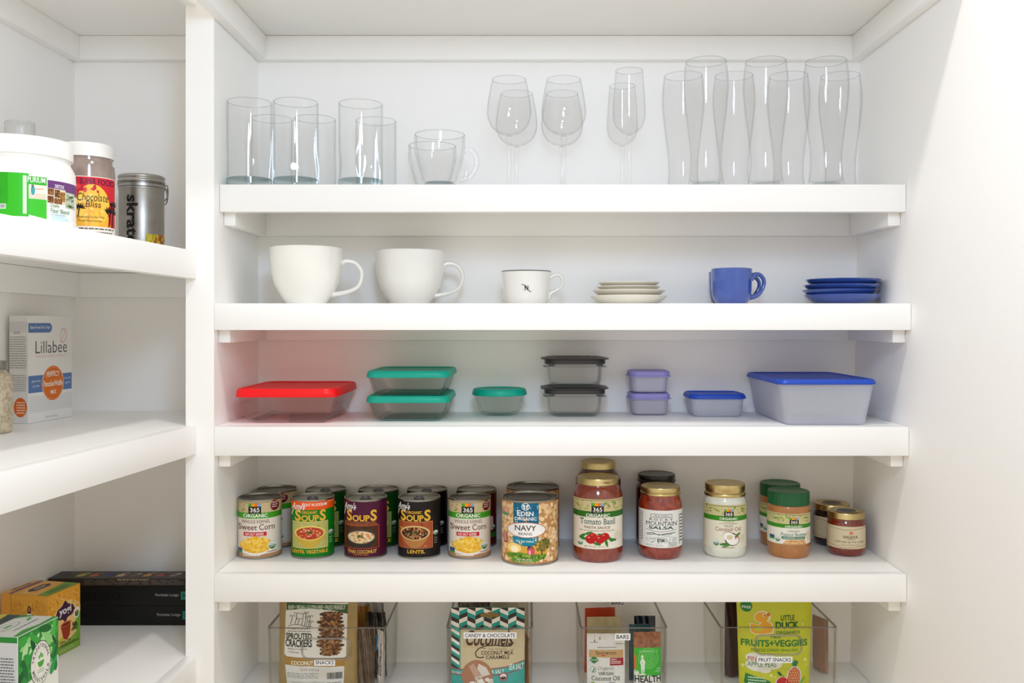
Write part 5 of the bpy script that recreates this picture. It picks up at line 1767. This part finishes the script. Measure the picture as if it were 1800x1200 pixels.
def pouch(name, label, cat, x, y, w, h, depth, base, rot=0.0, lean=0.0, group=None, wav=0.0, seed=1, top_seal=0.012, gusset=True, wtop=None, nx=40, nz=48):
    """Pillow-shaped film packet standing at (x, y); returns its Empty and the front mapper."""
    t = thing(name, label, cat, (x, y, FLR), rot, group)
    rnd = random.Random(seed)
    ph = [rnd.uniform(0, 6) for _ in range(6)]
    wt = wtop or w

    def thick(v):
        s = v / h
        low = 1.0 if gusset else min(1.0, (s / 0.12))
        return max(0.0006, depth / 2 * low * max(0.0, min(1.0, (h - top_seal - v) / (h * 0.75))) ** 0.6 if v < h - top_seal else 0.0006)

    def hw(v):
        return (w + (wt - w) * v / h) / 2

    def wob(q, v):
        return wav * (math.sin(9 * q + ph[0] + 5 * v / h) + 0.6 * math.sin(17 * q * (1 - 0.3 * v / h) + ph[1] + 9 * v / h) + 0.5 * math.sin(23 * v / h + ph[2]))

    def surf(u, v, side):
        q = max(-1, min(1, u / hw(v)))
        d = thick(v) * max(0.0, 1 - abs(q) ** 2.6) ** 0.7
        return (u, side * d + wob(q, v) + lean * v, v)
    bm = bmesh.new()
    F_, B_ = [], []
    for j in range(nz + 1):
        v = h * j / nz
        F_.append([bm.verts.new(surf(hw(v) * (2 * i / nx - 1), v, -1)) for i in range(nx + 1)])
        B_.append([F_[-1][0]] + [bm.verts.new(surf(hw(v) * (2 * i / nx - 1), v, 1)) for i in range(1, nx)] + [F_[-1][nx]])
    for j in range(nz):
        for i in range(nx):
            bm.faces.new((F_[j][i], F_[j][i + 1], F_[j + 1][i + 1], F_[j + 1][i]))
            bm.faces.new((B_[j][i + 1], B_[j][i], B_[j + 1][i], B_[j + 1][i + 1]))
    for G in ((F_[0], B_[0]), (F_[nz], B_[nz])):
        for i in range(nx):
            q = [G[0][i], G[0][i + 1], G[1][i + 1], G[1][i]]
            q = list(dict.fromkeys(q))
            if len(q) > 2:
                bm.faces.new(q)
    finish('packet', bm, base, t, angle=70)

    def front(u, v, l):
        p = surf(u, v, -1)
        return (p[0], p[1] - l - 0.0002, p[2])
    return t, front


def foil(name, col, col2=None, rough=0.3, scale=60):
    return mat(name, col, rough, coat=0.2, noise=(scale, col2 or col))


KRAFT = foil('kraft_film', 'A58A52', '9C8048', 0.45)
# ---- snacks bin
y = 1.658
k = y / 1600 / 6.92
t, fm = pouch('cracker_pouch', 'kraft cracker pouch with white panel and cracker stack picture', 'pouch', wx(460 + 680 / 6.92, y) + 0.0015, y, 950 * k, 0.192, 0.030, KRAFT, seed=3, wav=0.0006)
a = Art(flat_frame(680, 1130, k)); a.clip = (206, 40, 1155, 1126)
a.poly([(300, 130), (1045, 130), (1030, 760), (1010, 782), (310, 772), (278, 745), (290, 300)], 'E6E4DE'); a.up()
a.poly([(300, 125), (1045, 150), (1045, 262), (900, 225), (600, 195), (300, 218)], '35592A')
a.poly([(280, 775), (1022, 790), (1012, 885), (290, 868)], 'A9803A'); a.poly([(290, 870), (1010, 885), (1000, 1125), (318, 1125)], 'DEDCD8'); a.up()
a.T('RAW \u2022 VEGAN \u2022 GLUTEN FREE \u2022 PALEO FRIENDLY', 325, 158, 1015, 208, 'DCE4D0', 0.012)
for s, (px_, y0_, y1_) in enumerate(((370, 285, 385), (425, 255, 380), (455, 320, 385), (505, 262, 395), (540, 245, 405), (590, 285, 405), (560, 300, 408), (600, 350, 410))):
    a.line([(px_ - 16, y1_), (px_, (y0_ + y1_) / 2), (px_ + 6, y0_)], 7, '26221F')
    for sg in (-1, 1):
        a.line([(px_ + 6, y0_ + 4), (px_ + 6 + sg * 18, y0_ - 12), (px_ + 6 + sg * 32, y0_ - 2), (px_ + 6 + sg * 26, y0_ + 10)], 5, '26221F')
a.line([(325, 405), (400, 385), (480, 392), (560, 412), (620, 405)], 6, '26221F')
a.dashes(305, 428, 600, 446, 1, '5A5652', 0.7, 0); a.dashes(320, 462, 605, 478, 1, '8A8682', 0.7, 0)
a.T('SPROUTED', 297, 488, 617, 562, '1E1B19', 0.03); a.T('CRACKERS', 292, 562, 622, 652, '1E1B19', 0.03)
a.T('delicious living food', 322, 662, 560, 690, '3A3632', 0, 0.3); a.T('to fully enjoy', 335, 700, 470, 728, '3A3632', 0, 0.3)
for q in range(11):
    yy_ = 262 + q * 46
    wd_ = [290, 280, 330, 310, 320, 300, 330, 320, 340, 270, 240][q]
    cx_ = 840 + random.uniform(-18, 18)
    a.ell(cx_, yy_, wd_ / 2, 30, random.choice(['4A2A16', '3E2212', '5A3620']), 18); a.up()
    a.blobs(cx_, yy_, wd_ / 2 - 10, 24, 34, 10, 22, ['8A5A32', '6A4024', 'A8743E', '3A2010', 'B98A56', '523018']); a.up(-1)
a.up(2)
a.T('COCONUT', 366, 815, 640, 864, 'EFE6D2', 0.03); a.T('NET WT. 4.0 OZ (113g)', 485, 908, 712, 934, '8A8478', 0.0)
a.dashes(318, 960, 740, 1030, 4, '8A8884', 0.35, 0.2); a.line([(340, 1070), (780, 1068), (780, 1125)], 4, '9A9894'); a.dashes(380, 1080, 760, 1120, 3, '9A9894', 0.35, 0)
for q in range(26):
    a.rect(806 + q * 7, 950, 806 + q * 7 + random.choice((2, 3, 4, 5)), 1028, '1E1E1E')
a.dashes(806, 1070, 985, 1120, 3, '4A4846', 0.45, 0.1)
a.build('front_print', t, fm, PRINT_FOIL, 0.004, 0.004)
B1x = lambda c, yy: wx(460 + c / 6.92, yy)
t, fm = pouch('chip_bag', 'crumpled dark brown snack bag right of the kraft pouch', 'bag', B1x(1270, 1.655), 1.660, 0.030, 0.104, 0.022, foil('brown_film', '5A4636', '6E5A46', 0.35), 0.25, seed=5, wav=0.0028)
t, fm = pouch('chip_bag', 'mustard and dark red snack bag at the back of the snacks bin', 'bag', B1x(1205, 1.735), 1.735, 0.040, 0.118, 0.024, foil('mustard_film', 'B07A22', '6A1A12', 0.35, 14), 0.1, seed=6, wav=0.002, wtop=0.034)
t, fm = pouch('chip_bag', 'black snack bag with bright blue patch in the snacks bin', 'bag', B1x(1375, 1.690), 1.700, 0.046, 0.118, 0.022, foil('black_film', '26201E', '3A302C', 0.25), -0.1, seed=8, wav=0.0026, wtop=0.036)
a = Art(lambda x, y: (x, y))
a.poly([(-0.016, 0.060), (0.004, 0.078), (0.010, 0.086), (0.012, 0.066), (0.0, 0.040), (-0.010, 0.034)], '1A8AC0')
a.build('blue_patch', t, fm, PRINT_FOIL, 0.004, 0.004)
t, fm = pouch('chip_bag', 'pale plastic bag with barcode, against the bin side', 'bag', B1x(1455, 1.657), 1.657, 0.020, 0.098, 0.008, foil('pale_film', 'CFC8C2', 'B4ACA8', 0.25), -0.9, seed=9, wav=0.0012)
a = Art(lambda x, y: (x, y))
for q in range(16):
    a.rect(-0.006, 0.018 + q * 0.0036, 0.005, 0.018 + q * 0.0036 + random.choice((0.0010, 0.0016, 0.0022)), '2A2826')
a.build('barcode', t, fm, PRINT_FOIL, 0.004, 0.004)

pouch('chip_bag', 'shiny grey snack bag slumped at the back right of the snacks bin', 'bag', B1x(1370, 1.741), 1.741, 0.046, 0.122, 0.012, foil('grey_film', '8A8480', 'B4AEA8', 0.18, 18), 0.0, seed=10, wav=0.0016, wtop=0.036)
# ---- candy bin
y = 1.640
k = y / 1600 / 7.5
TEALF = foil('teal_film', '2FA59C', '2A9C94', 0.35)
t, fm = pouch('caramel_pouch', 'caramel candy pouch with teal chevron top', 'pouch', wx(770 + 657 / 7.5, y), y, 968 * k, (1268 - 205) * k, 0.026, TEALF, seed=11, wav=0.0005, wtop=966 * k)
a = Art(flat_frame(657, 1268, k)); a.clip = (174, 205, 1140, 1264)
ct = ['F0EEE8', '1F9E90', '3A2420']
ncol = 9
cw = (1140 - 172) / ncol
for c in range(ncol):
    x0_, x1_ = 172 + c * cw, 172 + (c + 1) * cw
    up_ = c % 2 == 0
    yl = 160 + (0 if up_ else 45)
    yr = 160 + (45 if up_ else 0)
    for q in range(7):
        p = [(x0_, yl + q * 52), (x1_, yr + q * 52), (x1_, yr + (q + 1) * 52), (x0_, yl + (q + 1) * 52)]
        if min(yl, yr) + q * 52 < 206:
            p = [(px_, max(py_, 208)) for px_, py_ in p]
            if p[2][1] - p[1][1] < 1 or p[3][1] - p[0][1] < 1:
                continue
        p = [(px_, min(py_, 492)) for px_, py_ in p]
        if p[2][1] - p[1][1] < 1 or p[3][1] - p[0][1] < 1:
            continue
        a.poly(p, ct[(q + (2 if up_ else 0)) % 3])
for q in range(16):
    y0_ = 490 + q * 42
    if y0_ < 960:
        a.poly([(176, y0_ - 22), (285, y0_ + 36), (285, min(y0_ + 78, 1000)), (176, y0_ + 20)], ct[q % 3])
a.poly([(300, 485), (1140, 485), (1145, 900), (1010, 915), (900, 955), (590, 985), (300, 990)], 'CDBB98'); a.up()
a.poly([(176, 990), (590, 985), (900, 955), (1010, 915), (1145, 890), (1145, 900), (1010, 926), (900, 966), (590, 996), (176, 1000)], 'A8304A')
a.poly([(176, 1060), (640, 1065), (900, 1045), (1020, 1010), (1145, 965), (1145, 976), (1020, 1020), (900, 1055), (640, 1075), (176, 1072)], 'A8304A')
a.T('Cocomels', 372, 492, 992, 690, '3A2420', 0.02, 0.3)
a.line([(960, 640), (995, 655), (960, 690), (870, 695), (760, 680), (640, 685), (540, 720), (495, 775), (510, 830), (560, 840), (610, 828)], 14, '3A2420')
a.T('THE ORIGINAL', 665, 722, 918, 740, '6A5240'); a.line([(585, 720), (635, 720)], 6, '3A2420'); a.line([(950, 738), (1000, 738)], 6, '3A2420')
a.T('COCONUT MILK', 572, 752, 998, 802, '2E1E1A', 0.02); a.T('CARAMELS', 634, 810, 940, 858, '2E1E1A', 0.02)
a.T('SEA SALT', 655, 990, 875, 1040, 'E6F0EA', 0.012, 0.1); a.T('SEA SALT', 935, 925, 1130, 1000, 'E6F0EA', 0.012, 0.1); a.T('SEA SALT', 182, 1025, 315, 1060, 'E6F0EA', 0.012)
a.up()
a.ell(520, 1075, 205, 205, 'A8765A', 30); a.up()
a.poly([(410, 950), (470, 915), (570, 1060), (500, 1110)], 'C09A86'); a.poly([(540, 915), (640, 960), (690, 1050), (590, 1080), (520, 980)], 'D9CFC6'); a.blobs(580, 1170, 130, 90, 24, 30, 55, ['D9D2C8', 'C8BEB2', 'E6E0D8'])
a.ell(862, 1085, 58, 55, 'A8304A', 24); a.up(); a.ell(862, 1085, 44, 42, 'EDE9E2', 20); a.up(); a.ell(862, 1085, 40, 38, '2A2424', 18, a0=0, a1=PI); a.up(-1)
a.T('USDA', 838, 1064, 886, 1080, '2A2424', 0.01)
a.T('OZ (100g)', 795, 1188, 925, 1206, '123A38', 0.01)
# hang hole shows the kraft inside
a.up(); a.rect(575, 278, 795, 325, '8A6A2E'); a.ell(575, 302, 22, 20, '8A6A2E'); a.ell(795, 302, 20, 20, '8A6A2E'); a.ell(690, 300, 48, 40, '8A6A2E')
a.build('front_print', t, fm, PRINT_FOIL, 0.004, 0.004)
B2x = lambda c, yy: wx(770 + c / 7.5, yy)
pouch('candy_bag', 'beige candy bag at the back of the candy bin', 'bag', B2x(940, 1.735), 1.735, 0.072, 0.166, 0.020, foil('beige_film', 'B4A58C', 'A8987E', 0.4), seed=12, wav=0.0008)
pouch('candy_bag', 'dark brown candy bag at the back left of the candy bin', 'bag', B2x(470, 1.738), 1.738, 0.060, 0.172, 0.018, foil('choc_film', '4A3628', '6E5644', 0.35), seed=13, wav=0.0012)
t, fm = pouch('chocolate_bar', 'dark chocolate bar with red stripe, upright behind the caramels', 'bar', B2x(985, 1.705), 1.705, 0.020, 0.125, 0.012, foil('bar_black_film', '1E1816', '261E1C', 0.3), seed=14)
a = Art(lambda x, y: (x, y)); a.rect(-0.008, 0.113, 0.008, 0.108, 'B02418'); a.build('stripe', t, fm, PRINT_FOIL, 0.004, 0.004)
pouch('candy_bag', 'orange tan packet along the right side of the candy bin', 'bag', B2x(1172, 1.662), 1.662, 0.028, 0.088, 0.005, foil('orange_tan_film', 'BC7E42', 'A86E38', 0.35), -1.35, seed=15, wav=0.0003)

# ---- bars bin
B3x = lambda c, yy: wx(1010 + c / 7.5, yy)
y = 1.632
k = y / 1600 / 7.5
t, fm = pouch('oil_packet', 'white virgin coconut oil packet in the bars bin', 'packet', B3x(412, y), y, 500 * k, (1262 - 520) * k, 0.013, foil('white_film', 'DEDCD8', 'D6D4D0', 0.35), seed=21, wav=0.0003)
a = Art(flat_frame(412, 1262, k)); a.clip = (166, 525, 658, 1258)
a.rect(190, 728, 640, 825, 'C09A68'); a.up()
a.T('Spectrum', 275, 742, 548, 800, '4A3A30', 0.004, serif=True); a.rect(345, 792, 400, 806, 'C8402A'); a.rect(465, 830, 642, 928, '9A2028'); a.up(); a.T('NEW!', 475, 842, 552, 862, 'F0E0DC', 0.012, 0.2); a.dashes(476, 872, 610, 915, 2, 'E8D0CC', 0.5, 0.1); a.up(-1)
a.ell(255, 858, 40, 44, '2A7A3A'); a.rect(200, 845, 312, 875, '2A7A3A'); a.up(); a.dashes(208, 852, 305, 868, 1, 'DCEADC', 0.6, 0); a.up(-1)
a.ell(246, 985, 38, 40, '5A8AA0'); a.up(); a.ell(246, 985, 33, 35, 'E6EAE4'); a.ell(246, 1000, 28, 16, '3A8A4A'); a.ell(258, 975, 14, 14, '2A4A6A'); a.up(-1)
a.T('Organic', 300, 938, 520, 998, '9A9690', 0.0, 0.3); a.T('VIRGIN', 308, 1012, 510, 1052, '3A3632', 0.006, serif=True); a.T('Coconut Oil', 220, 1064, 592, 1122, '4A4642', 0.004, serif=True)
a.line([(400, 1200), (430, 1160), (480, 1140), (530, 1150), (560, 1190)], 6, '4A4642'); a.ell(240, 1180, 34, 40, '8AB04A'); a.up(); a.ell(240, 1185, 18, 28, '2A2A22'); a.up(-1)
a.line([(265, 530), (265, 612)], 4, 'B8946A'); a.ell(265, 615, 10, 14, '9A744A'); a.ell(332, 582, 11, 20, 'B08A5A'); a.dashes(205, 630, 310, 645, 1, '8A8682', 0.5, 0); a.dashes(540, 645, 635, 658, 1, '6A6662', 0.5, 0); a.dashes(295, 692, 545, 708, 1, '8A8682', 0.6, 0)
a.build('front_print', t, fm, PRINT_FOIL, 0.004, 0.004)
y = 1.640
k = y / 1600 / 7.5
t, fm = pouch('snack_bar', 'snack bar with bright green wrapper band and clear top', 'bar', B3x(958, y), y, 362 * k, (1262 - 520) * k, 0.016, foil('nut_film', '7A4428', 'A8683E', 0.2, 120), 0.06, seed=22, wav=0.0004)
a = Art(flat_frame(965, 1262, k)); a.clip = (785, 560, 1145, 1258)
a.rect(785, 720, 1145, 1085, '35B02E'); a.rect(785, 720, 815, 1000, 'D9702A'); a.poly([(785, 1000), (880, 1030), (1000, 1080), (1145, 1085), (1145, 1260), (785, 1260)], 'E2E0DA'); a.up()
for q in range(1, 6):
    r = q * 26
    a.line([(975 + r * math.cos(m * PI / 12), 855 + r * math.sin(m * PI / 12)) for m in range(25)], 7, '8AD080')
a.T('SUPERFOOD', 850, 752, 1100, 780, 'A8DC9A', 0.01)
a.up()
a.ell(893, 835, 16, 22, 'E6EEE2'); a.poly([(862, 900), (880, 860), (908, 860), (930, 905), (920, 960), (920, 1030), (905, 1032), (898, 970), (892, 1030), (876, 1030), (872, 950)], 'E6EEE2')
a.T('110', 1082, 985, 1135, 1008, 'DCEED8', 0.01); a.T('Calories', 1060, 1016, 1140, 1034, 'DCEED8', 0.004)
a.T('HEALTH', 792, 1075, 1140, 1165, '1E1C1A', 0.025); a.T('WARRIOR', 792, 1180, 1140, 1256, '1E1C1A', 0.015)
a.build('front_print', t, fm, PRINT_FOIL, 0.004, 0.004)
pouch('snack_bar', 'beige bar wrapper with crimped top, behind the coconut oil packet', 'bar', B3x(385, 1.672), 1.672, 0.062, 0.1180, 0.012, foil('beige_wrap_film', 'A89A72', 'B4A67E', 0.4), 0.02, seed=23, wav=0.0003, gusset=False)
pouch('snack_bar', 'red orange bar wrapper, rearmost on the left of the bars bin', 'bar', B3x(335, 1.715), 1.715, 0.060, 0.1215, 0.012, foil('redorange_film', 'B8401A', 'AC3A16', 0.35), 0.10, seed=24, wav=0.0004, gusset=False, wtop=0.057)
pouch('snack_bar', 'navy black bar wrapper at the back right of the bars bin', 'bar', B3x(925, 1.715), 1.715, 0.040, 0.1060, 0.014, foil('navy_film', '12141E', '1C2030', 0.25), 0.0, seed=25, wav=0.0005, gusset=False)
pouch('snack_bar', 'dark teal bar wrapper behind the green banded bar', 'bar', B3x(862, 1.676), 1.676, 0.040, 0.1030, 0.012, foil('darkteal_film', '1E4A54', '2A5A64', 0.3), -0.05, seed=26, wav=0.0004, gusset=False)

# ---- fruit snack bin
y = 1.650
k = y / 1600 / 7.2
t, fm = pouch('fruit_snack_pouch', 'bright yellow green fruit snack pouch with apple and pineapple', 'pouch', wx(1240 + 870 / 7.2, y), y, 890 * k, 0.188, 0.034, foil('lime_film', 'C6C80A', 'BEC20C', 0.35), seed=31, wav=0.0006, wtop=965 * k)
a = Art(flat_frame(870, 1152, k)); a.clip = (430, 10, 1310, 1148)
a.ell(510, 130, 72, 72, '1E7A34', 24); a.up(); a.T('FREE', 455, 128, 565, 158, 'E6F0DC', 0.012); a.up(-1)
# plain toy duck emblem with pale outline
a.ell(705, 262, 108, 78, 'E9DCA8', 22); a.poly([(540, 340), (590, 335), (660, 350), (720, 290), (820, 330), (855, 400), (830, 465), (720, 478), (600, 476), (550, 440)], 'E9DCA8'); a.up()
a.ell(695, 265, 84, 62, 'E8A62C', 22); a.poly([(555, 352), (590, 345), (665, 362), (730, 300), (805, 340), (838, 400), (815, 452), (720, 466), (605, 464), (562, 432)], 'E8A62C'); a.up()
a.poly([(755, 225), (795, 205), (800, 235), (808, 245), (765, 252)], 'D2622A'); a.ell(724, 242, 17, 19, 'F2EEE0'); a.ell(648, 400, 62, 32, 'C9CC32', 16, rot=0.2); a.up(); a.ell(728, 244, 9, 11, '2A2220'); a.up(-2)
a.T('LITTLE', 935, 238, 1112, 302, '1F5F2A', 0.016); a.T('DUCK', 866, 316, 1168, 402, '1F5F2A', 0.04); a.T('ORGANICS', 868, 432, 1178, 468, '1F5F2A', 0.012)
a.T('TINY', 795, 492, 938, 524, '1F6A2A', 0.016); a.T('FRUITS+VEGGIES', 440, 540, 1275, 622, '1F7A2A', 0.03); a.T('FREEZE DRIED SNACKS!', 562, 648, 1145, 682, '3E8A2E', 0.006)
for ex, ey, erx, ery in ((600, 760, 110, 60), (740, 780, 130, 70), (640, 850, 150, 80), (830, 830, 110, 70), (720, 900, 80, 45)):
    a.ell(ex, ey, erx, ery, 'E6E4DA', 20)
a.up()
a.T('PINEAPPLE', 518, 748, 858, 806, 'B8403A', 0.006); a.T('APPLE PEAS', 512, 812, 868, 872, '2E7A4A', 0.006)
a.up()
a.poly([(490, 960), (775, 1040), (798, 1068), (790, 1150), (560, 1150), (470, 1075)], '1F7A34'); a.up(); a.dashes(520, 1000, 745, 1140, 4, 'D0E6CC', 0.45, 0.1); a.up(-1)
a.ell(1088, 1000, 98, 140, 'E6E4DA', 26, rot=0.12); a.ell(940, 1080, 90, 92, 'E6E4DA', 22); a.up()
a.ell(1088, 1000, 84, 126, 'C0562E', 26, rot=0.12); a.up()
for r in range(7):
    for q in range(5):
        px_, py_ = 1030 + q * 32 + (r % 2) * 14 - r * 3, 905 + r * 34
        if ((px_ - 1088) / 76) ** 2 + ((py_ - 1000) / 112) ** 2 < 1:
            a.ell(px_, py_, 12, 12, 'DC9A62', n=8); a.ell(px_, py_, 4, 18, 'E6B080', n=6)
for q in range(5):
    a.ell(1100 + (q - 2) * 14, 835 - 8 * (2 - abs(q - 2)), 9, 40, '2E7A4A', rot=(q - 2) * 0.25, n=10)
a.ell(942, 1075, 78, 82, 'C2101E', 26); a.up(); a.ell(985, 1050, 8, 14, 'E88A80'); a.line([(945, 1000), (958, 968)], 8, '4A2A1A'); a.ell(905, 952, 36, 18, '1F5F2A', rot=0.7); a.ell(1180, 1070, 90, 16, '7FB830', rot=-0.75)
for cx_, cy_, r_ in ((795, 970, 22), (850, 992, 12), (1240, 795, 22), (1215, 350, 14), (460, 870, 22), (1262, 860, 10)):
    a.ell(cx_, cy_, r_, r_, 'DDE08A', n=12)
a.build('front_print', t, fm, PRINT_FOIL, 0.004, 0.004)
B4x = lambda c, yy: wx(1240 + c / 7.2, yy)
pouch('snack_packet', 'dark maroon packet edge left of the lime pouch', 'pouch', B4x(395, 1.705), 1.705, 0.050, 0.172, 0.016, foil('maroon_film', '3E1A22', '2A1418', 0.3), 0.3, seed=33, wav=0.0006)
pouch('snack_packet', 'salmon pink packet against the right side of the fruit bin', 'pouch', B4x(1455, 1.725), 1.725, 0.040, 0.100, 0.010, foil('salmon_film', 'B87A6A', '8A7A5A', 0.35, 20), -1.1, seed=34, wav=0.0004)
